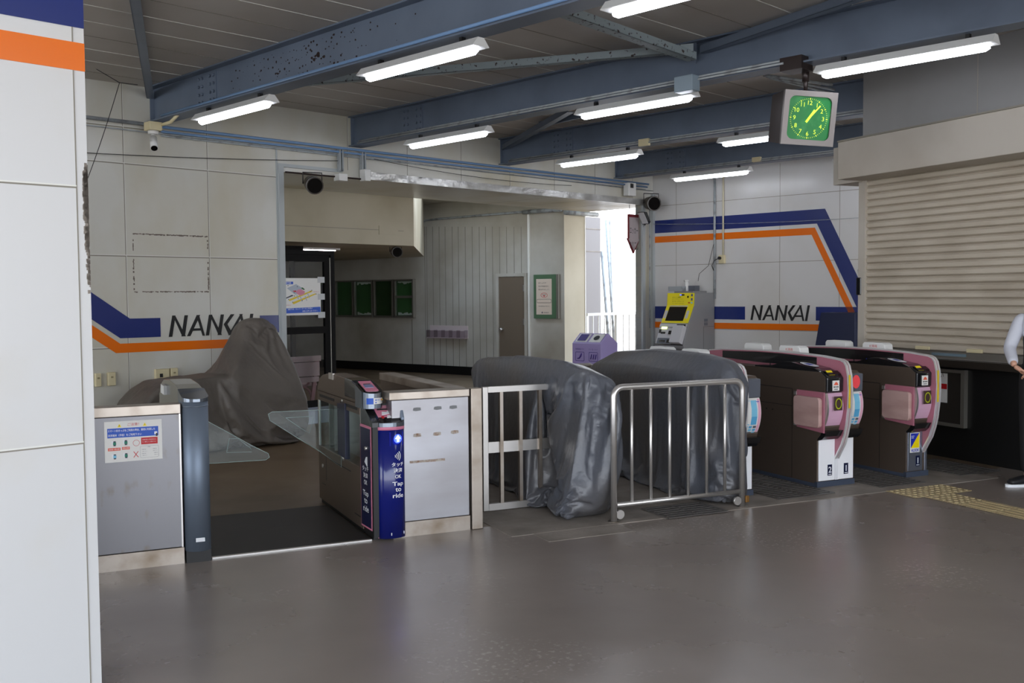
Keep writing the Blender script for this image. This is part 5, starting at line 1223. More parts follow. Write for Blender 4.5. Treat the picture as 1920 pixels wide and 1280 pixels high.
mb = MB(NM); T = lambda s_, a_, b_, h_, w_, mi, al='L', off=0: mb.text(s_, (rt(a_, b_)[0], yy - .0012, rt(a_, b_)[1]), (1, 0, 0), (0, 0, 1), (z1 - z0) * h_, (x1 - x0) * w_, mi, al, off)
T('ご注意！', .40, .875, .07, .20, 1); T('スマート好きっぷをご利用の場合、最初に利用した', .06, .74, .06, .82, 5, off=.012); T('決済端末（手段）をご利用下さい', .06, .63, .06, .58, 5, off=.012)
T('決済端末が異なると改札機を通れません', .65, .50, .028, .24, 5); T('カード番号ごとにご利用ください', .65, .445, .028, .24, 5)
T('南海本線・和歌山港線', .07, .30, .04, .185, 5); T('和歌山港線', .305, .315, .04, .115, 5)
T('お問合せ', .74, .325, .02, .05, 4)
for a_, b_ in ((.64, .265), (.83, .27), (.64, .165), (.85, .17)): T('利用方法', a_, b_, .02, .07, 8); T('ご確認ください', a_, b_ - .045, .014, .09, 4)
part(mb, 'notice_text', t)
u0, v0 = rt(.61, .07); u1, v1 = rt(.935, .36)
o1 = rrect(u0, u1, v0, v1, .008, 3); i1 = rrect(u0 + .0008, u1 - .0008, v0 + .0008, v1 - .0008, .0075, 3); n = len(o1)
part(MB(M_GREYP).add([(a_, yy, b_) for a_, b_ in o1] + [(a_, yy, b_) for a_, b_ in i1], [(i, (i + 1) % n, n + (i + 1) % n, n + i) for i in range(n)]), 'rounded_frame', t)

# left glass gate: rounded post and housing behind it
def plan_round(x0, x1, yf, yb, bulge, n=12):
    """plan outline with a rounded front"""
    P_ = [(x1, yb), (x0, yb)] ; cx = (x0 + x1) / 2; r = (x1 - x0) / 2
    return P_ + [(cx - r * math.cos(PI * i / n), yf + bulge - bulge * math.sin(PI * i / n)) for i in range(n + 1)]
t = thing('glass_gate', GF, (.79, 6.3, 0), 'narrow rounded gunmetal gate post with a glass flap, right of the left cabinet', 'ticket gate')
part(MB(M_GUN).prism(plan_round(.715, .868, 6.17, 6.40, .075), 'z', .075, .975, 0, True), 'post', t, label='rounded gunmetal post')
part(MB(M_GUNL).prism(plan_round(.713, .870, 6.168, 6.40, .075), 'z', .945, .948, 0, True), 'seam', t)
part(MB(M_BLACK).box(.72, .865, 6.22, 6.42, 0, .075), 'foot', t)
# sloping top
pl = plan_round(.713, .870, 6.166, 6.42, .075); topz = lambda y: .992 + (y - 6.166) * .17
vs = [(a, b, .975) for a, b in pl] + [(a, b, topz(b)) for a, b in pl]; n = len(pl)
part(MB([M_GUNL, M_CHAR]).add(vs, [tuple(range(n))[::-1]] + [(i, (i + 1) % n, n + (i + 1) % n, n + i) for i in range(n)], 0, False).add(vs[n:], [tuple(range(n))], 1), 'sloping_cap', t, label='black cap with bright rim')
part(MB(M_CHAR).prism([(6.42, .75), (6.42, 1.035), (6.6, 1.05), (6.95, 1.055), (7.3, 1.03), (7.5, .985), (7.62, .90), (7.62, .75)], 'x', .72, .862), 'upper_housing', t, label='dark curved housing', bevel=.006)
part(MB(M_STEELD).box(.74, .85, 6.45, 7.6, .02, .42), 'lower_housing', t); part(MB(M_WHITE).box(.70, .73, 7.1, 7.3, .94, 1.0), 'white_cap', t)
part(MB(M_GLASS).box(.848, .852, 6.45, 7.6, .42, .75), 'side_glass', t)
for yy_ in (6.42, 7.57): part(MB(M_STEELD).box(.74, .85, yy_, yy_ + .05, .42, .76), 'pillar', t)
part(MB(M_TEXTW).box(.770, .822, 6.166, 6.170, .135, .158), 'maker_plate', t, label='small pale maker plate')
def glass_flap(outer, hole, y, t, name='glass_flap'):
    """a glass leaf in the x-z plane with a lighter cut outline"""
    o = part(MB(M_GLASS).prism(outer, 'y', y - .004, y + .004), name, t, label='clear glass flap')
    mb = MB(M_GLASSE)
    for ol, r in ((outer, .0025), (hole, .0018)):
        q_ = [Vector((a, y, b)) for a, b in ol]; mb.tube(q_ + [q_[0]], r, n=5, caps=False)
    part(mb, 'glass_edge', t, parent=o, label='pale glass edge'); return o
# leaf A reaches right from the left post, leaf B reaches left from the middle gate
fa = lambda x, y: GF.ony(x, y, 7.05)
glass_flap([fa(388, 789), fa(420, 806), fa(470, 834), fa(503, 850), fa(505, 857), fa(498, 862), fa(388, 869)], [fa(425, 848), fa(430, 822), fa(446, 822), fa(470, 840), fa(472, 847)], 7.05, t)
gp2 = t

# ---- middle glass gate with the blue column
t = thing('glass_gate', GF, (1.95, 6.4, 0), 'gunmetal glass-flap gate with a bright blue column reading Tap to ride', 'ticket gate')
S1 = 1.888
bodyp = [(6.48, .87), (6.48, .975), (6.56, .995), (6.70, 1.012), (6.82, 1.020), (6.96, 1.025), (7.15, 1.027), (7.35, 1.02), (7.5, 1.0), (7.6, .965), (7.66, .90), (7.66, .87)]
part(MB(M_STEELD).prism(bodyp, 'x', S1, 2.02), 'upper_housing', t, label='brown-grey curved top housing', bevel=.006)
part(MB(M_STEELD).box(S1, 2.02, 6.46, 7.65, .03, .445), 'lower_housing', t, bevel=.004); part(MB(M_BLACK).box(S1 + .01, 2.02, 6.48, 7.62, 0, .03), 'foot', t)
part(MB(M_STEELD).box(S1 - .003, S1 + .02, 6.50, 7.65, .80, .87), 'glass_rail', t)
part(MB(M_INK).box(S1 - .0045, S1 - .003, 6.55, 6.98, .825, .845).box(S1 - .0045, S1 - .003, 7.15, 7.58, .828, .848), 'rail_slots', t)
part(MB(M_STEELB).box(S1, S1 + .015, 7.62, 7.655, .445, .80).box(S1, S1 + .01, 6.485, 6.50, .445, .87), 'window_stile', t)
part(MB(M_STEEL).box(2.0, 2.02, 6.48, 7.64, .445, .87), 'inner_panel', t, label='stainless back of the window')
part(MB(M_GLASS).box(S1 + .002, S1 + .006, 6.49, 7.62, .445, .80), 'side_glass', t)
for g_ in (7.28, 7.42): part(MB(M_STEELB).box(S1 + .03, 2.0, g_, g_ + .02, .445, .87), 'inner_divider', t)
a = GF.onx(650, 800, S1 - .02); b = GF.onx(628, 800, S1 - .02)
part(MB(M_NAVYD).prism([(6.83, .45), (7.03, .46), (7.03, .83), (6.83, .845)], 'x', S1 - .015, S1 + .02), 'hinge_post', t, label='dark blue flap hinge post', bevel=.004)
part(MB(M_STEELB).cyl((S1 + .0, 6.93, .43), 'z', .012, .03).cyl((S1, 6.93, .845), 'z', .01, .02), 'hinge_pin', t)
part(MB(M_INK).box(S1 - .0015, S1, 6.75, 7.3, .375, .383).box(S1 - .0015, S1, 7.42, 7.428, .20, .40).box(S1 - .0015, S1, 6.52, 6.66, .10, .107).box(S1 - .0015, S1, 7.45, 7.55, .16, .165), 'panel_seams', t)
part(MB(M_STEELB).cyl((S1, 7.52, .30), 'x', .014, -.008, n=12), 'lock', t)
part(MB(M_STEELB).box(S1 - .004, S1 + .01, 7.18, 7.30, .985, 1.03), 'top_clip', t, label='bright clip on the top edge')
fb_ = lambda x, y: GF.ony(x, y, 6.99)
glass_flap([fb_(503, 776), fb_(510, 772), fb_(600, 768), fb_(640, 766), fb_(640, 876), fb_(600, 846), fb_(560, 822), fb_(506, 788)], [fb_(536, 783), fb_(585, 780), fb_(588, 784), fb_(580, 812), fb_(560, 800)], 6.99, t)
# pod
pl = plan_round(1.862, 2.008, 6.325, 6.52, .07); n = len(pl)
podz = lambda y: .955 + (y - 6.325) * .26
vs = [(a, b, .855) for a, b in pl] + [(a, b, podz(b)) for a, b in pl]
part(MB([M_GUNL, M_CHAR]).add(vs, [tuple(range(n))[::-1]] + [(i, (i + 1) % n, n + (i + 1) % n, n + i) for i in range(n)], 0, False).add([(a, b, podz(b) + .0005) for a, b in pl], [tuple(range(n))], 1), 'reader_pod', t, label='gunmetal rounded pod')
# its top slope carried backwards
part(MB(M_CHAR).prism([(6.50, .90), (6.50, 1.0), (6.62, 1.022), (6.8, 1.028), (6.8, .90)], 'x', 1.866, 2.012), 'pod_back', t, bevel=.006)
pz = lambda y: podz(y) + .004 if y < 6.5 else .999 + (y - 6.48) * .19 + .006
sp_ = [(1.885, 6.36), (1.905, 6.345), (1.965, 6.345), (1.988, 6.36), (1.988, 6.56), (1.97, 6.66), (1.90, 6.66), (1.885, 6.58)]
zt_ = lambda y: .955 + (y - 6.325) * .26 + .006 if y < 6.47 else min(.955 + .145 * .26 + .006 + (y - 6.47) * .22, 1.034)
def slab(pts, zf, m, name, lb=None, par=None, th=.002):
    n = len(pts); vs = [(a, b, zf(b)) for a, b in pts] + [(a, b, zf(b) - th) for a, b in pts]
    return part(MB(m).add(vs, [tuple(range(n)), tuple(range(n, 2 * n))[::-1]] + [(i, n + i, n + (i + 1) % n, (i + 1) % n) for i in range(n)]), name, t, label=lb, parent=par)
zl = lambda y: .955 + (y - 6.325) * .26 + .006
slab([(1.885, 6.352), (1.90, 6.342), (1.97, 6.342), (1.986, 6.352), (1.986, 6.56), (1.885, 6.56)], lambda y: zl(y), M_CHAR, 'pad_surround')
pd = slab([(1.892, 6.362), (1.905, 6.352), (1.966, 6.352), (1.979, 6.362), (1.979, 6.55), (1.892, 6.55)], lambda y: zl(y) + .002, M_PINKL, 'reader_pad', 'pink reader pad')
slab([(1.905, 6.42), (1.965, 6.42), (1.965, 6.475), (1.905, 6.475)], lambda y: zl(y) + .004, mat('pad_blue', (120, 130, 170), .3), 'reader_window', None, pd)
slab([(1.91, 6.485), (1.96, 6.485), (1.96, 6.492), (1.91, 6.492)], lambda y: zl(y) + .004, M_INK, 'pad_text_bar', None, pd)
# payment stickers on the pod front (slightly curved)
def cyl_label(x0, x1, yf, bl, a0, a1, z0, z1, m, name, off=.0015, lb=None, mats=None, par=None, n=10):
    cx = (x0 + x1) / 2; r = (x1 - x0) / 2; vs = []; fs = []
    for i in range(n + 1):
        a = a0 + (a1 - a0) * i / n; th = PI * a
        vs += [(cx - (r + off) * math.cos(th), yf + bl - (bl + off) * math.sin(th), z0), (cx - (r + off) * math.cos(th), yf + bl - (bl + off) * math.sin(th), z1)]
    for i in range(n): fs.append((2 * i, 2 * i + 2, 2 * i + 3, 2 * i + 1))
    return part(MB(m).add(vs, fs, 0, True), name, t, label=lb, parent=par)
cyl_label(1.862, 2.008, 6.325, .07, .28, .48, .885, .925, M_INKB, 'sticker', lb='blue half of the payment sticker')
st = cyl_label(1.862, 2.008, 6.325, .07, .48, .93, .885, .925, M_PAPER, 'sticker', lb='white payment sticker with card marks')
mb = MB([M_INKB, M_RED, M_INK, M_YELT])
def on_cyl(x0, x1, yf, bl, a, z, off=.003): cx = (x0 + x1) / 2; r = (x1 - x0) / 2; th = PI * a; return Vector((cx - (r + off) * math.cos(th), yf + bl - (bl + off) * math.sin(th), z))
P0 = on_cyl(1.862, 2.008, 6.325, .07, .58, .908); P1 = on_cyl(1.862, 2.008, 6.325, .07, .68, .908); mb.text('VISA', P0, (P1 - P0), (0, 0, 1), .008, (P1 - P0).length, 0)
P0 = on_cyl(1.862, 2.008, 6.325, .07, .75, .912)
for k, mi in ((0, 1), (1, 3)): mb.add([P0 + Vector((k * .005 + .005 * math.cos(2 * PI * i / 12), 0, .005 * math.sin(2 * PI * i / 12))) for i in range(12)], [tuple(range(12))], mi)
for a_, mi in ((.53, 0), (.86, 2)):
    P0 = on_cyl(1.862, 2.008, 6.325, .07, a_, .892); mb.add([P0, P0 + Vector((.008, 0, 0)), P0 + Vector((.008, 0, .008)), P0 + Vector((0, 0, .008))], [(0, 1, 2, 3)], mi)
    P0 = on_cyl(1.862, 2.008, 6.325, .07, a_, .908); mb.add([P0, P0 + Vector((.008, 0, 0)), P0 + Vector((.008, 0, .008)), P0 + Vector((0, 0, .008))], [(0, 1, 2, 3)], mi)
part(mb, 'sticker_print', t, parent=st)
# lower head with slanted second pad
CX0, CX1, CYF, CBL = 1.926, 2.108, 6.185, .055
pl = plan_round(CX0, CX1, CYF, 6.42, CBL); n = len(pl)
hz = lambda x, y: .772 + max(0.0, (y - 6.22)) * .50 + max(0.0, (x - 2.085)) * .4
vs = [(a, b, .745) for a, b in pl] + [(a, b, hz(a, b)) for a, b in pl]
part(MB([M_GUNL, M_CHAR]).add(vs, [tuple(range(n))[::-1]] + [(i, (i + 1) % n, n + (i + 1) % n, n + i) for i in range(n)], 0).add([(a, b, hz(a, b) + .0005) for a, b in pl], [tuple(range(n))], 1), 'lower_head', t, label='gunmetal head with a dark slanting top')
part(MB(M_CHAR).prism([(6.22, .745), (6.22, .775), (6.44, .88), (6.48, .88), (6.48, .745)], 'x', 1.888, 1.928), 'head_shoulder', t, label='black shoulder beside the head')
part(MB(M_GUN).prism([(6.225, .746), (6.228, .80), (6.25, .845), (6.31, .875), (6.42, .89), (6.42, .746)], 'x', 2.088, 2.109), 'head_rim', t, bevel=.004)
z2 = lambda y: .772 + (y - 6.22) * .50 + .004
slab([(1.936, 6.232), (2.062, 6.232), (2.062, 6.40), (1.936, 6.40)], z2, M_NAVYD, 'pad_surround')
pd2 = slab([(1.944, 6.238), (2.054, 6.238), (2.054, 6.395), (1.944, 6.395)], lambda y: z2(y) + .003, M_PINKL, 'reader_pad', 'second pink pad with small pictures')
slab([(1.96, 6.345), (2.03, 6.345), (2.03, 6.356), (1.96, 6.356)], lambda y: z2(y) + .005, M_INK, 'pad_text_bar', None, pd2)
slab([(1.975, 6.29), (2.03, 6.30), (2.035, 6.34), (2.015, 6.32), (1.985, 6.325)], lambda y: z2(y) + .005, M_TEXTW, 'pad_picture', None, pd2)
slab([(2.0, 6.255), (2.045, 6.26), (2.045, 6.285), (2.01, 6.285)], lambda y: z2(y) + .005, M_TEXTW, 'pad_picture', None, pd2)
slab([(1.965, 6.255), (1.982, 6.255), (1.982, 6.275), (1.965, 6.275)], lambda y: z2(y) + .006, M_RED, 'pad_mark', None, pd2)
# blue column
cl = part(MB(M_NAVY).prism(plan_round(CX0, CX1, CYF, 6.42, CBL), 'z', .015, .725, 0, True), 'column', t, label='bright blue rounded column')
part(MB(M_PINKL).prism(plan_round(CX0 - .001, CX1 + .001, CYF - .001, 6.42, CBL), 'z', .725, .746, 0, True), 'pink_band', t, label='pink band')
part(MB(M_PINKL).box(CX0 - .003, CX0 + .004, CYF + CBL - .008, CYF + CBL + .004, .015, .73), 'pink_edge', t)
part(MB(M_BLACK).box(1.90, 2.08, 6.27, 6.46, 0, .02).prism([(6.23, .02), (6.23, .745), (6.48, .745), (6.48, .02)], 'x', 1.892, 1.928), 'column_back', t)
ac = lambda a, z, off=.003: on_cyl(CX0, CX1, CYF, CBL, a, z, off)
ctr = .60
tx = (ac(ctr + .05, 0) - ac(ctr - .05, 0)).normalized()
sqp = part(MB(mat('column_window', (26, 36, 150), .2)).add([ac(ctr - .19, .622), ac(ctr + .19, .622), ac(ctr + .19, .712), ac(ctr - .19, .712)], [(0, 1, 2, 3)]), 'arrow_window', t, parent=cl)
C0 = ac(ctr, .668, .006); r_ = .029
part(MB(M_LED).add([C0 + tx * r_ * math.cos(2 * PI * i / 24) + Vector((0, 0, r_ * math.sin(2 * PI * i / 24))) for i in range(24)], [tuple(range(24))]), 'arrow_light', t, parent=cl, label='glowing blue disc')
C0 = ac(ctr, .668, .008); ar = [(-.008, -.02), (.008, -.02), (.008, .0), (.02, .0), (0, .024), (-.02, .0), (-.008, .0)]
part(MB(M_LEDW).add([C0 + tx * a + Vector((0, 0, b)) for a, b in ar], [tuple(range(7))]), 'arrow', t, parent=cl, label='white upward arrow')
mb = MB(M_TEXTW); C0 = ac(ctr, .555, .007)
for k in range(4):
    r0 = .012 + .012 * k; pts = []
    for s_ in (-1, 1):
        for i in range(9):
            a = math.radians(-38 * s_ + 76 * s_ * i / 8) ; rr = r0 + .0025 * s_; pts.append(C0 + tx * (rr * math.cos(a) - .032) + Vector((0, 0, rr * math.sin(a))))
    mb.add(pts, [tuple(range(18))])
part(mb, 'contactless_symbol', t, parent=cl, label='white wave symbol')
mb = MB(M_TEXTW)
for s_, z_, h_, w_ in (('タッチ', .487, .026, .074), ('決済', .447, .028, .056), ('OK', .408, .024, .038), ('Tap', .352, .034, .068), ('to', .321, .026, .036), ('ride', .281, .029, .066)):
    mb.text(s_, (0, 0, z_), (1, 0, 0), (0, 0, 1), h_, w_, 0, 'C', off=.015)
mb.v = [on_cyl(CX0, CX1, CYF, CBL, ctr + .01 + v_.x / .236, v_.z, .0025) for v_ in mb.v]
part(mb, 'column_text', t, parent=cl, label='white lettering Tap to ride')
part(MB(M_TEXTW).add([ac(.42, .035, .002), ac(.80, .035, .002), ac(.80, .053, .002), ac(.42, .053, .002)], [(0, 1, 2, 3)]), 'maker_plate', t)
# angled side board with the same lettering
a0 = Vector((1.886, 6.475, 0)); a1 = Vector((1.895, 6.262, 0)); dx = (a1 - a0).normalized(); nn = Vector((dx.y, -dx.x, 0)); nn = nn if nn.x < 0 else -nn
def bd(u, z, off): return a0 + dx * u + nn * off + Vector((0, 0, z))
L_ = (a1 - a0).length
def board(u0, u1, z0, z1, o0, o1, m, name, lb=None):
    vs = [bd(u0, z0, o0), bd(u1, z0, o0), bd(u1, z1, o0), bd(u0, z1, o0), bd(u0, z0, o1), bd(u1, z0, o1), bd(u1, z1, o1), bd(u0, z1, o1)]
    return part(MB(m).add(vs, [(0, 3, 2, 1), (4, 5, 6, 7), (0, 1, 5, 4), (1, 2, 6, 5), (2, 3, 7, 6), (3, 0, 4, 7)]), name, t, label=lb)
board(0, L_, .06, .745, 0, .006, M_PINKL, 'side_board', 'pink edge of the side board'); sb_ = board(.01, L_ - .012, .072, .728, .006, .008, M_NAVYD, 'side_sheet', 'dark blue side sheet')
mb = MB(M_TEXTW)
for s_, z_, h_, w_ in (('タッチ', .44, .034, .12), ('決済', .395, .034, .09), ('OK', .35, .03, .062), ('Tap', .265, .046, .11), ('to', .225, .034, .06), ('ride', .17, .04, .108)):
    mb.text(s_, bd(L_ * .5, z_, .0095), dx, (0, 0, 1), h_, w_, 0, 'C', off=.01)
q_ = bd(L_ * .42, .50, .0095); mb.add([q_, q_ + dx * .06 + Vector((0, 0, -.03)), q_ + dx * .06 + Vector((0, 0, .04)), q_ + dx * .03 + Vector((0, 0, .035))], [(0, 1, 2, 3)])
part(mb, 'board_text', t, parent=sb_); part(MB(M_STEELB).tube([bd(L_ * .75, .60, .008), bd(L_ * .75, .60, .03)], .012, n=10), 'latch', t)

# right stainless cabinet and the long wing behind it
t = thing('steel_cabinet', GF, (2.02, 6.25, 0), 'bright stainless cabinet right of the blue column with tape marks', 'cabinet')
part(MB(M_STEEL).box(2.03, 2.575, 6.25, 6.37, .10, .912), 'body', t, bevel=.004); part(MB(M_STEELW).box(2.012, 2.58, 6.24, 6.385, .912, .965), 'top_cap', t, bevel=.005)
part(MB(M_STEELW).box(2.03, 2.577, 6.246, 6.375, 0, .098), 'plinth', t)
tp = mat('tape_residue', (178, 170, 160), .7, col2=(140, 108, 88), scale=40); tg = mat('grey_tape', (120, 122, 124), .6)
for x, z, m, nm_ in ((2.205, .845, tg, 'grey'), (2.352, .845, tg, 'grey'), (2.463, .845, tg, 'grey'), (2.205, .672, tp, 'rusty'), (2.345, .672, tp, 'rusty'), (2.472, .676, tp, 'rusty')):
    random.seed(int(x * 1000)); w_ = .028
    part(MB(m).prism([(x - w_, z - .008), (x - w_ * .3, z - .013), (x + w_, z - .009), (x + w_ * .9, z + .010), (x, z + .012), (x - w_ * .9, z + .009)], 'y', 6.2485, 6.2505), 'tape_mark', t, label=nm_ + ' tape remnant')
part(MB(tp).box(2.15, 2.40, 6.249, 6.2505, .487, .503), 'scuff_mark', t)
t = thing('steel_counter', GF, (2.48, 6.4, 0), 'long dark stainless partition running back behind the bright cabinet', 'partition')
part(MB(M_STEELD).box(2.485, 2.60, 6.39, 7.93, 0, .905), 'body', t); part(MB(M_STEELW).box(2.475, 2.61, 6.39, 7.94, .905, .962), 'top_cap', t, bevel=.004)
part(MB(M_STEELB).box(2.481, 2.485, 6.6, 6.606, 0, .905), 'seam', t)
o = MB(M_STEELW).box(2.588, 2.668, 6.235, 6.31, 0, .966).build('gate_post', GF, (2.62, 6.27, 0), None, .004); tag(o, 'square weathered stainless post between the cabinet and the barred gate', 'post')

# barred stainless gate leaf
t = thing('barred_gate', GF, (2.87, 6.70, 0), 'rectangular stainless gate leaf with three bars in front of the dark cover', 'gate')
y0_, y1_ = 6.685, 6.72
fz0, fz1 = .01, .925; fx0_, fx1_ = 2.868, 3.565
PL = Frame((0, 0), 0)
part(MB(M_STEELB).box(fx0_, fx0_ + .042, y0_, y1_, fz0, fz1), 'stile', t, bevel=.003); part(MB(M_STEELB).box(fx1_ - .042, fx1_, y0_, y1_, fz0, fz1), 'stile', t, bevel=.003)
part(MB(M_STEELB).box(fx0_ + .042, fx1_ - .042, y0_, y1_, fz1 - .042, fz1), 'top_rail', t); part(MB(M_STEELB).box(fx0_ + .042, fx1_ - .042, y0_, y1_, fz0, fz0 + .05), 'bottom_rail', t)
part(MB(M_STEELB).box(fx0_ + .042, fx1_ - .042, y0_ + .012, y1_, .435, .515), 'middle_rail', t)
for x in (3.015, 3.172, 3.335): part(MB(M_STEELW).box(x - .013, x + .013, y0_ - .006, y1_ - .012, fz0 + .05, fz1 - .042), 'bar', t)
part(MB(M_STEELD).box(fx1_ + .03, fx1_ + .06, 6.70, 6.76, 0, .93), 'latch_post', t)
# bent tube railing
t = thing('tube_railing', GF, (3.55, 6.0, 0), 'bent stainless tube railing with six upright bars in front of the big grey cover', 'railing')
def hoop(x0, x1, y, z, r, rad, n=6):
    P_ = [(x0, y, 0)] + [(x0 + r - r * math.cos(PI / 2 * i / n), y, z - r + r * math.sin(PI / 2 * i / n)) for i in range(n + 1)]
    return P_ + [(x1 - r + r * math.sin(PI / 2 * i / n), y, z - r + r * math.cos(PI / 2 * i / n)) for i in range(n + 1)] + [(x1, y, 0)]
part(MB(M_STEELB).tube(hoop(3.565, 4.672, 6.0, .945, .07, .0225), .0225, n=16), 'frame', t, label='bent outer tube')
part(MB(M_STEELB).tube([(3.585, 6.0, .118), (4.652, 6.0, .118)], .0175, n=12), 'lower_rail', t)
for x in (3.712, 3.87, 4.03, 4.19, 4.352, 4.515): part(MB(M_STEELB).tube([(x, 6.0, .13), (x, 6.0, .93)], .0125, n=10), 'bar', t)
for x in (3.565, 4.672): part(MB(M_STEELW).cyl((x, 6.0, 0), 'z', .045, .006), 'base_plate', t)
for i, x in enumerate((3.61, 4.625)):
    part(MB(M_STEELB).cyl((x, 5.985, .05), 'y', .032, .02), 'floor_lock', t)
    if i: part(MB(mat('brass', (150, 110, 60), .4, .7)).box(4.70, 4.735, 5.99, 6.01, .03, .08), 'padlock', t, bevel=.004)
# small railing beyond the covers
t = thing('tube_railing', GF, (4.3, 8.55, 0), 'short stainless tube railing showing between the two dark covers', 'railing')
zz = .9; a = GF.onz(1108, 683, zz)
part(MB(M_STEELB).tube([(4.0, 8.55, zz), (a[0] - .06, 8.55, zz), (a[0] - .02, 8.55, zz - .02), (a[0], 8.55, zz - .07), (a[0], 8.55, 0)], .022, n=12), 'frame', t)
part(MB(M_STEELB).tube([(4.72, 8.55, 0), (4.72, 8.55, zz)], .015), 'bar', t); part(MB(M_STEELB).tube([(4.0, 8.55, 0), (4.0, 8.55, zz)], .022), 'post', t)

# black mat and metal strip between the glass gates
o = MB(M_MATB).prism([(.88, 6.285), (1.885, 6.285), (1.885, 7.45), (.95, 7.45)], 'z', 0, .008).build('floor_mat', GF, (1.4, 6.9, 0)); tag(o, 'black mat on the floor between the glass gates', 'mat')
o = MB(M_STEELB).prism([(.875, 6.255), (1.885, 6.255), (1.885, 6.283), (.875, 6.283)], 'z', 0, .008).build('threshold_strip', GF, (1.4, 6.26, 0)); tag(o, 'thin metal strip along the front edge of the black mat', 'strip')
# floor gratings
def grating(x0, x1, y0, y1, label, axis='x'):
    t = thing('floor_grating', GF, (x0, y0, 0), label, 'grating', 'floor gratings at the gates')
    part(MB(M_GAP).box(x0, x1, y0, y1, .002, .006), 'drain', t, label='dark drain'); mb = MB(M_GRATE)
    n = int((y1 - y0) / .055)
    for k in range(n + 1): y = y0 + (y1 - y0) * k / n; mb.box(x0, x1, y - .014, y + .014, .006, .011)
    for x in (x0, x1, (x0 + x1) / 2): mb.box(x - .012, x + .012, y0, y1, .006, .0115)
    part(mb, 'bars', t)
grating(3.95, 4.46, 5.90, 6.24, 'floor grating in front of the big cover, seen through the railing')
grating(5.08, 5.62, 6.06, 7.2, 'floor grating in the passage left of the red-disc gate')
grating(6.12, 6.60, 6.06, 7.2, 'floor grating in the passage between the two pink gates')
grating(7.12, 7.6, 6.15, 6.85, 'pale floor grating right of the rightmost gate')
# tactile paving
def tactile(x, y, kind, label, s_=.3):
    t = thing('tactile_tile', GF, (x, y, 0), label, 'tactile tile', 'yellow tactile paving')
    mb = MB(M_TACT).box(x, x + s_, y, y + s_, .004, .008)
    if kind == 'dot':
        for i in range(5):
            for j in range(5): mb.cyl((x + .03 + .06 * i, y + .03 + .06 * j, .008), 'z', .018, .005, n=8, r2=.011)
    else:
        for i in range(4): mb.box(x + .03 + .07 * i, x + .055 + .07 * i, y + .01, y + s_ - .01, .008, .013)
    part(mb, 'paving', t)
TL = [(6.04, 5.63, 'dot', 'dotted tactile tile, far left corner of the paving'), (6.35, 5.63, 'dot', 'dotted tactile tile, far right corner of the paving'),
      (6.13, 5.32, 'dot', 'dotted tactile tile where the striped line begins'), (6.13, 5.01, 'bar', 'striped tactile tile nearest the dotted ones'), (6.13, 4.70, 'bar', 'striped tactile tile at the right edge of the picture'), (6.13, 4.39, 'bar', 'striped tactile tile beyond the right edge, nearest the camera')]
for a_ in TL: tactile(*a_)

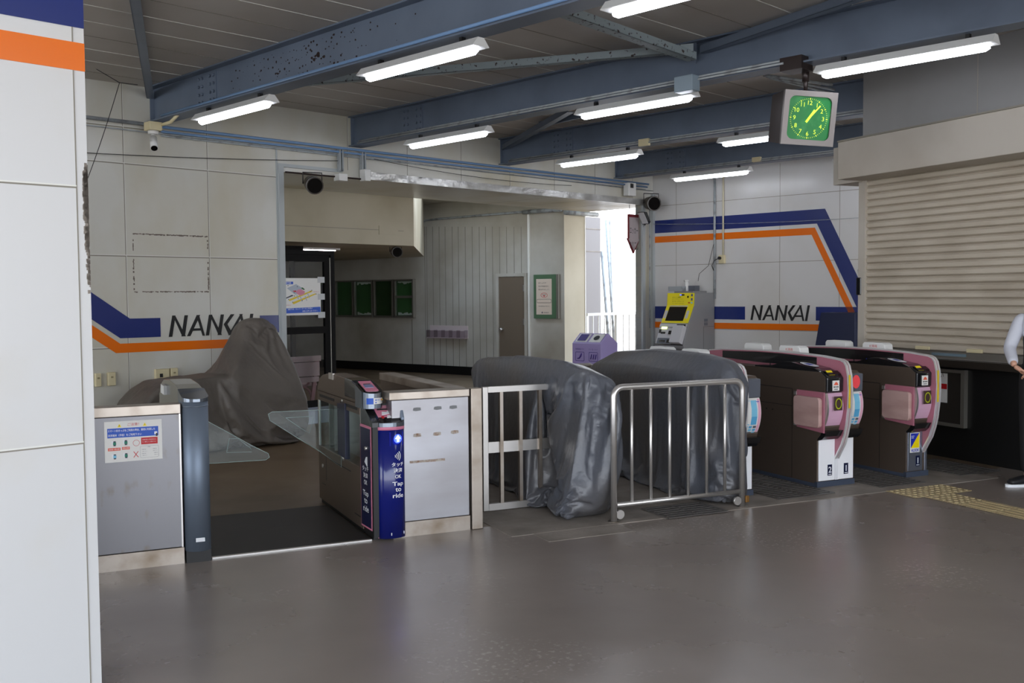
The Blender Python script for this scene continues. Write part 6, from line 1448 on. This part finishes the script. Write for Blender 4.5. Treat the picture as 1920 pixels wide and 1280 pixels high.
# ================================================================== CLOTH COVERS
def hull_mesh(bm, pts):
    vs = [bm.verts.new(p_) for p_ in pts]
    bmesh.ops.convex_hull(bm, input=vs)
def cloth(name, frame, org, hulls, m, fold, label, cat, voxel=.022, smooth=6, slack=.075, frames=28, stiff=.12):
    """a sheet settled over the shape it covers: the snug outline is given slack, dropped and left to wrinkle"""
    me = bpy.data.meshes.new('tmp'); bm = bmesh.new()
    for h in hulls:
        b2 = bmesh.new(); vs = [b2.verts.new(Vector(p_)) for p_ in h]; r = bmesh.ops.convex_hull(b2, input=vs)
        bmesh.ops.delete(b2, geom=[v for v in b2.verts if not v.link_faces], context='VERTS')
        t_ = bpy.data.meshes.new('t'); b2.to_mesh(t_); b2.free(); bm.from_mesh(t_); bpy.data.meshes.remove(t_)
    bm.normal_update(); bm.to_mesh(me); bm.free()
    o = bpy.data.objects.new('tmp', me); COL.objects.link(o)
    r = o.modifiers.new('r', 'REMESH'); r.mode = 'VOXEL'; r.voxel_size = voxel
    s_ = o.modifiers.new('s', 'SMOOTH'); s_.factor = .6; s_.iterations = smooth
    dg = bpy.context.evaluated_depsgraph_get()
    core = bpy.data.meshes.new_from_object(o.evaluated_get(dg)); sheet = core.copy()
    bpy.data.objects.remove(o); bpy.data.meshes.remove(me)
    og = Vector(org)
    bm = bmesh.new(); bm.from_mesh(sheet); bm.normal_update()
    for v in bm.verts:
        n_ = v.normal.copy(); v.co = v.co + n_ * .014 + fold(v.co, n_)
    bmesh.ops.delete(bm, geom=[f_ for f_ in bm.faces if f_.calc_center_median().z < .045], context='FACES')
    bmesh.ops.triangulate(bm, faces=bm.faces, quad_method='ALTERNATE')
    bm.to_mesh(sheet); bm.free()
    oc = bpy.data.objects.new('core', core); os_ = bpy.data.objects.new('sheet', sheet)
    gm = bpy.data.meshes.new('g'); gm.from_pydata([(og.x - 4, og.y - 4, 0), (og.x + 4, og.y - 4, 0), (og.x + 4, og.y + 4, 0), (og.x - 4, og.y + 4, 0)], [], [(0, 1, 2, 3)]); ogd = bpy.data.objects.new('g', gm)
    for x in (oc, os_, ogd): COL.objects.link(x)
    for x in (oc, ogd):
        x.modifiers.new('c', 'COLLISION'); x.collision.thickness_outer = .004; x.collision.cloth_friction = 20
    cm = os_.modifiers.new('cloth', 'CLOTH'); st = cm.settings; st.quality = 6; st.mass = .25; st.air_damping = 2
    st.tension_stiffness = st.compression_stiffness = 20; st.shear_stiffness = 8; st.bending_stiffness = stiff; st.bending_damping = .5
    st.shrink_min = -slack; st.time_scale = 1.0
    cm.collision_settings.distance_min = .004; cm.collision_settings.collision_quality = 3; cm.point_cache.frame_end = frames + 2
    for k in range(1, frames + 1): SC.frame_set(k)
    m2 = bpy.data.meshes.new_from_object(os_.evaluated_get(bpy.context.evaluated_depsgraph_get()))
    SC.frame_set(1)
    for x in (oc, os_, ogd): bpy.data.objects.remove(x)
    for x in (core, sheet, gm): bpy.data.meshes.remove(x)
    for v in m2.vertices: v.co = Vector((v.co.x, v.co.y, max(v.co.z, .008))) - og
    m2.materials.clear(); m2.materials.append(m)
    for p_ in m2.polygons: p_.use_smooth = True; p_.material_index = 0
    m2.name = name; m2.update()
    o = bpy.data.objects.new(name, m2); COL.objects.link(o); o.location = frame.w(*og); o.rotation_euler = (0, 0, frame.ang)
    sb = o.modifiers.new('sub', 'SUBSURF'); sb.levels = 1; sb.render_levels = 1
    return tag(o, label, cat)
def ridge(v): return 1 - 2 * abs(noise.noise(v))
def fold_gate(p_, n_):
    h = max(0.0, min(1.0, (1.08 - p_.z) / 1.0)); fr = 1.0 if p_.y < 6.45 else .5
    return Vector((n_.x, n_.y, 0)) * fr * (.006 + .022 * h) * (noise.noise(Vector((p_.x * 8, p_.y * 6, p_.z * 1.1 + 3))) + .6)
A1 = [(3.40, 8.12, .93), (3.66, 8.12, .93), (3.40, 8.08, 1.02), (3.66, 8.08, .99), (3.42, 7.9, 1.06), (3.64, 7.9, 1.0), (3.43, 7.2, 1.11), (3.43, 6.5, 1.105), (3.44, 6.2, 1.06), (3.50, 6.12, .98), (3.66, 6.12, .97), (3.64, 6.5, 1.05), (3.64, 7.3, 1.05), (3.40, 6.3, .95), (3.68, 6.3, .93)]
A2 = [(3.40, 8.12, 1.0), (3.66, 8.12, .96), (3.38, 8.10, .03), (3.70, 8.10, .03), (3.40, 6.86, 1.0), (3.66, 6.86, .96), (3.40, 6.86, .03), (3.70, 6.86, .03)]
A3 = [(3.61, 6.9, .98), (3.69, 6.9, .98), (3.61, 6.9, .03), (3.70, 6.9, .03), (3.61, 6.5, .98), (3.69, 6.5, .98), (3.62, 6.5, .03), (3.70, 6.5, .03)]
A4 = [(3.58, 6.60, .96), (3.66, 6.60, .96), (3.48, 6.16, 1.0), (3.66, 6.14, .97), (3.40, 6.10, .55), (3.69, 6.12, .5), (3.27, 6.18, .02), (3.70, 6.36, .02), (3.56, 6.58, .02), (3.36, 6.34, .02), (3.68, 6.62, .02), (3.44, 6.07, .8), (3.66, 6.08, .8)]
cloth('gate_cover', GF, (3.5, 6.3, 0), [A1, A2, A3, A4], M_TARP, fold_gate, 'dark grey sheet draped over a gate beside the barred gate leaf', 'cover')
B1 = [(4.555, 8.2, .03), (4.555, 8.2, .88), (5.05, 8.2, .88), (5.05, 8.2, .03), (4.555, 6.62, .03), (5.05, 6.62, .03), (4.56, 6.62, .98), (5.04, 6.62, .97), (4.58, 7.95, .97), (5.03, 7.95, .97)]
B2 = [(4.56, 8.1, .93), (4.83, 8.16, .95), (4.80, 7.95, 1.06), (4.75, 7.95, 1.06), (4.72, 7.3, 1.115), (4.86, 7.3, 1.11), (4.72, 6.6, 1.115), (4.845, 6.6, 1.10), (4.70, 6.25, 1.08), (4.80, 6.25, 1.07), (4.57, 6.5, .97), (4.57, 7.6, .97), (4.66, 6.13, .98), (4.80, 6.13, .98), (5.0, 7.6, .98), (5.0, 6.62, .98)]
B3 = [(4.56, 6.7, .97), (4.83, 6.7, .97), (4.60, 6.15, .95), (4.79, 6.12, .96), (4.56, 6.16, .5), (4.79, 6.11, .55), (4.50, 6.26, .02), (4.60, 6.14, .02), (4.79, 6.18, .02), (4.555, 6.7, .02), (4.80, 6.6, .02)]
cloth('gate_cover', GF, (4.8, 6.3, 0), [B1, B2, B3], M_TARP, fold_gate, 'large grey sheet draped over a pink gate behind the bent tube railing', 'cover')
# big brown cover in front of the cream wall
YC = -0.85
cwp = lambda x, y, yy=YC: WF.ony(x, y, yy)
top = [cwp(*q_) for q_ in ((452, 603), (470, 597), (492, 598), (505, 615), (522, 655), (540, 705), (551, 745), (549, 775), (532, 812), (480, 822), (420, 790), (405, 705), (425, 660))]
def ext(pts, ys, k, cx): return [(cx + (x - cx) * kk, yy, max(z, .02)) for yy, kk in zip(ys, k) for x, z in pts]
cxm = sum(x for x, z in top) / len(top)
Hh = ext(top, (YC, YC + .3, YC - .28), (1, .86, .9), cxm)
peak = [cwp(*q_) for q_ in ((446, 604), (470, 597), (494, 598), (515, 650), (470, 690), (425, 690))]
Hp = ext(peak, (YC, YC + .14, YC - .2), (1, .9, .9), cxm)
low = [cwp(*q_) for q_ in ((240, 757), (262, 735), (292, 716), (355, 710), (430, 700), (450, 790), (380, 815), (250, 815), (232, 790))]
cxl = sum(x for x, z in low) / len(low)
Hl = ext([(x, z) for x, z in low] + [(low[0][0] + .05, .02), (low[4][0], .02)], (YC, YC + .3, YC - .25), (1, .95, .95), cxl)
peak2 = [cwp(*q_) for q_ in ((452, 603), (492, 598), (540, 705), (551, 745), (470, 760), (405, 740), (410, 705), (425, 660))]
pk = [cwp(*q_) for q_ in ((450, 604), (468, 597), (494, 598), (508, 622))]
base = [cwp(*q_) for q_ in ((405, 715), (551, 742), (550, 772), (532, 812), (480, 822), (420, 800), (400, 740))]
Hh = ext(pk, (YC + .05, YC - .07), (1, 1), cxm) + ext(base, (YC, YC + .36, YC - .32), (1, .85, .92), cxm)
Hb = ext([cwp(*q_) for q_ in ((430, 655), (522, 652), (540, 700), (405, 715))], (YC + .1, YC - .14), (1, 1), cxm) + ext(base, (YC, YC + .36, YC - .32), (1, .85, .92), cxm)
def fold_c(p_, n_):
    a = math.atan2(p_.z - 1.35, p_.x - cxm)
    return n_ * (.04 * noise.noise(Vector((a * 4.5, p_.y * 2.5, p_.z * .6))) + .01)
cloth('machine_cover', WF, (cxm, YC, 0), [Hh, Hb, Hl], M_TARPB, fold_c, 'tall brown-grey sheet over a machine in front of the cream wall', 'cover', .026, 5, slack=.12, stiff=.05)
a = cwp(487, 603); tag(MB(M_SPK).tube([(a[0], YC, a[1] - .08), (a[0] + .01, YC, a[1] + .035)], .014, n=8).tube([(a[0] - .04, YC, a[1] - .08), (a[0] - .045, YC, a[1] + .02)], .008, n=8).build('tie_strap', WF, (a[0], YC, a[1])), 'short brown strap end sticking out of the top of the tall brown cover', 'strap')

# ================================================================== PERSON
PX, PY = 4.30, 8.06
fdir = Vector((-.6, -.8, 0)); rdir = Vector((-.8, .6, 0))
def J(a, b, z): return Vector((rdir.x * a + fdir.x * b, rdir.y * a + fdir.y * b, z))
def skin(name, parent, chains, m, sub=2, label=None):
    """chains: list of [(point, rx, ry)...]; points shared between chains are welded"""
    vs = []; es = []; rr = []; idx = {}
    for ch in chains:
        pv = None
        for p_, r in ch:
            k = tuple(round(c, 4) for c in p_)
            if k not in idx: idx[k] = len(vs); vs.append(p_); rr.append(r if isinstance(r, tuple) else (r, r))
            i = idx[k]
            if pv is not None and pv != i: es.append((pv, i))
            pv = i
    me = bpy.data.meshes.new('tmp'); me.from_pydata(vs, es, []); o = bpy.data.objects.new('tmp', me); COL.objects.link(o)
    o.modifiers.new('skin', 'SKIN')
    for i, sv in enumerate(me.skin_vertices[0].data): sv.radius = rr[i]; sv.use_root = (i == 0)
    s_ = o.modifiers.new('sub', 'SUBSURF'); s_.levels = sub; s_.render_levels = sub
    m2 = bpy.data.meshes.new_from_object(o.evaluated_get(bpy.context.evaluated_depsgraph_get()))
    bpy.data.objects.remove(o); bpy.data.meshes.remove(me)
    m2.materials.clear(); m2.materials.append(m); m2.name = name
    for p_ in m2.polygons: p_.use_smooth = True
    o = bpy.data.objects.new(name, m2); COL.objects.link(o); o.parent = parent
    if label: o['label'] = label
    return o
t = bpy.data.objects.new('person', None); COL.objects.link(t); t.location = (PX, PY, 0)
tag(t, 'person in white shirt and dark vest, hands clasped, cut off at right edge', 'person')
R_ = lambda s_: (s_ * .185, 0.0)
body = [[(J(0, 0, .94), (.11, .085)), (J(0, 0, 1.12), (.10, .075)), (J(0, 0, 1.28), (.11, .08)), (J(0, 0, 1.38), (.08, .065)), (J(0, .005, 1.45), .052), (J(0, .015, 1.52), .055), (J(0, .025, 1.60), .085), (J(0, .02, 1.67), .08), (J(0, .015, 1.71), .045)]]
arm = {}
for s_ in (1, -1):
    sh, el, wr = J(s_ * .175, 0, 1.355), J(s_ * .25, .06, 1.12), J(s_ * .075 + .085, .30, .975)
    if s_ == 1: el, wr = J(.24, .10, 1.13), J(.165, .30, 1.0)
    arm[s_] = (sh, el, wr)
    body.append([(J(0, 0, 1.38), (.08, .065)), (sh, .05), (el, .036), (wr, .025)])
    body.append([(J(0, 0, .94), (.11, .085)), (J(s_ * .09, 0, .86), .08), (J(s_ * .10, .02, .48), .052), (J(s_ * .10, -.01, .10), .036), (J(s_ * .115, .03, .05), .03)])
bd_ = skin('body', t, body, M_SKIN, 2)
# face
fc_ = J(0, .105, 1.60)
MBf = MB([M_TEXTW, M_INK, mat('lips', (150, 80, 76), .5), M_SKIN])
for s_ in (1, -1): MBf.ball(J(s_ * .032, .098, 1.625), .013, 0, 10); MBf.ball(J(s_ * .032, .109, 1.625), .006, 1, 8); MBf.ball(J(s_ * .088, .015, 1.61), .022, 3, 10, (.5, .8, 1.3))
MBf.tube([J(0, .10, 1.62), J(0, .128, 1.585), J(0, .108, 1.575)], [.008, .013, .008], 3).tube([J(-.022, .098, 1.55), J(0, .106, 1.552), J(.022, .098, 1.55)], .006, 2)
MBf.build('face', ZR, (0, 0, 0), t)
MB(M_HAIR).ball(J(0, -.028, 1.675), .106, 0, 18, (.98, 1, .92)).build('hair', ZR, (0, 0, 0), t)
# hands: palm and five fingers, closed over one another
def hand(wr, pd, sd, up, sgn):
    pd, sd = pd.normalized(), sd.normalized(); ch = [[(wr, .022), (wr + pd * .035, (.030, .019)), (wr + pd * .072, (.034, .015))]]
    pal = skin('hand', t, ch, M_SKIN, 2, None)
    for k, (o_, ln) in enumerate(((-.027, .066), (-.009, .076), (.009, .072), (.026, .058))):
        b = wr + pd * .072 + sd * o_; kn = b + pd * ln * .42 + up * -.006; k2 = kn + (pd * .6 - up * .8).normalized() * ln * .33; k3 = k2 + (pd * .25 - up * 1).normalized() * ln * .27
        f_ = skin('finger', pal, [[(b - pd * .02, .0088), (kn, .0085), (k2, .0075), (k3, .006)]], M_SKIN, 2)
    b = wr + pd * .025 - sd * .030 * sgn; f_ = skin('thumb', pal, [[(b, .011), (b + pd * .025 - sd * .018 * sgn, .0095), (b + pd * .055 - sd * .016 * sgn - up * .006, .0075)]], M_SKIN, 2)
wr = arm[1][2]; hand(wr, J(-.95, .12, 0) + Vector((0, 0, -.62)), J(.2, .6, 0) + Vector((0, 0, .5)), J(.15, .9, 0) + Vector((0, 0, .35)), 1)
wr = arm[-1][2] ; hand(wr, J(.85, .1, 0) + Vector((0, 0, -.5)), J(.1, .7, 0) + Vector((0, 0, -.2)), J(.1, .9, 0) + Vector((0, 0, .3)), -1)
# clothes
for s_ in (1, -1):
    sh, el, wr = arm[s_]; w2 = wr + (el - wr).normalized() * .03
    skin('sleeve', t, [[(J(s_ * .12, 0, 1.37), .07), (sh, .066), ((sh + el) / 2, .058), (el, .052), ((el + w2) / 2, .046), (w2, .040)]], M_SHIRT, 2, 'white shirt sleeve')
    skin('trouser_leg', t, [[(J(s_ * .05, 0, 1.03), (.13, .115)), (J(s_ * .07, 0, .93), (.125, .12)), (J(s_ * .09, 0, .82), .105), (J(s_ * .10, .02, .48), .078), (J(s_ * .10, -.01, .09), .066)]], M_TROU, 2, 'black trouser leg')
    ax = J(s_ * .62, .80, 0); an = J(s_ * .10, -.02, 0)
    sh_ = skin('shoe', t, [[(an - ax * .05 + Vector((0, 0, .05)), (.042, .045)), (an + ax * .05 + Vector((0, 0, .05)), (.045, .045)), (an + ax * .13 + Vector((0, 0, .042)), (.047, .034)), (an + ax * .20 + Vector((0, 0, .036)), (.036, .024))]], M_SHOE, 2, 'black shoe')
    n = 20; side_ = Vector((-ax.y, ax.x, 0)); pts = []
    for i in range(n):
        a = 2 * PI * i / n; u_ = math.cos(a) * .155 + .072; pts.append(an + ax * u_ + side_ * math.sin(a) * .052)
    o = MB(M_TEXTW).add([Vector((q_.x, q_.y, .0)) for q_ in pts] + [Vector((q_.x, q_.y, .022)) for q_ in pts], [tuple(range(n))[::-1], tuple(range(n, 2 * n))] + [(i, (i + 1) % n, n + (i + 1) % n, n + i) for i in range(n)]).build('sole', ZR, (0, 0, 0), sh_); o['label'] = 'white sole'
skin('shirt', t, [[(J(0, 0, 1.05), (.14, .11)), (J(0, 0, 1.2), (.15, .12)), (J(0, 0, 1.33), (.17, .125)), (J(0, 0, 1.39), (.12, .095)), (J(0, .005, 1.445), (.064, .06))], [(J(0, 0, 1.33), (.17, .125)), (J(.15, 0, 1.35), .075)], [(J(0, 0, 1.33), (.17, .125)), (J(-.15, 0, 1.35), .075)]], M_SHIRT, 2, 'white shirt')
skin('vest', t, [[(J(0, 0, .86), (.17, .145)), (J(0, 0, .97), (.175, .145)), (J(0, 0, 1.08), (.165, .135)), (J(0, 0, 1.2), (.175, .14)), (J(0, 0, 1.30), (.175, .137)), (J(0, -.005, 1.37), (.14, .11))]], M_VEST, 2, 'dark vest')
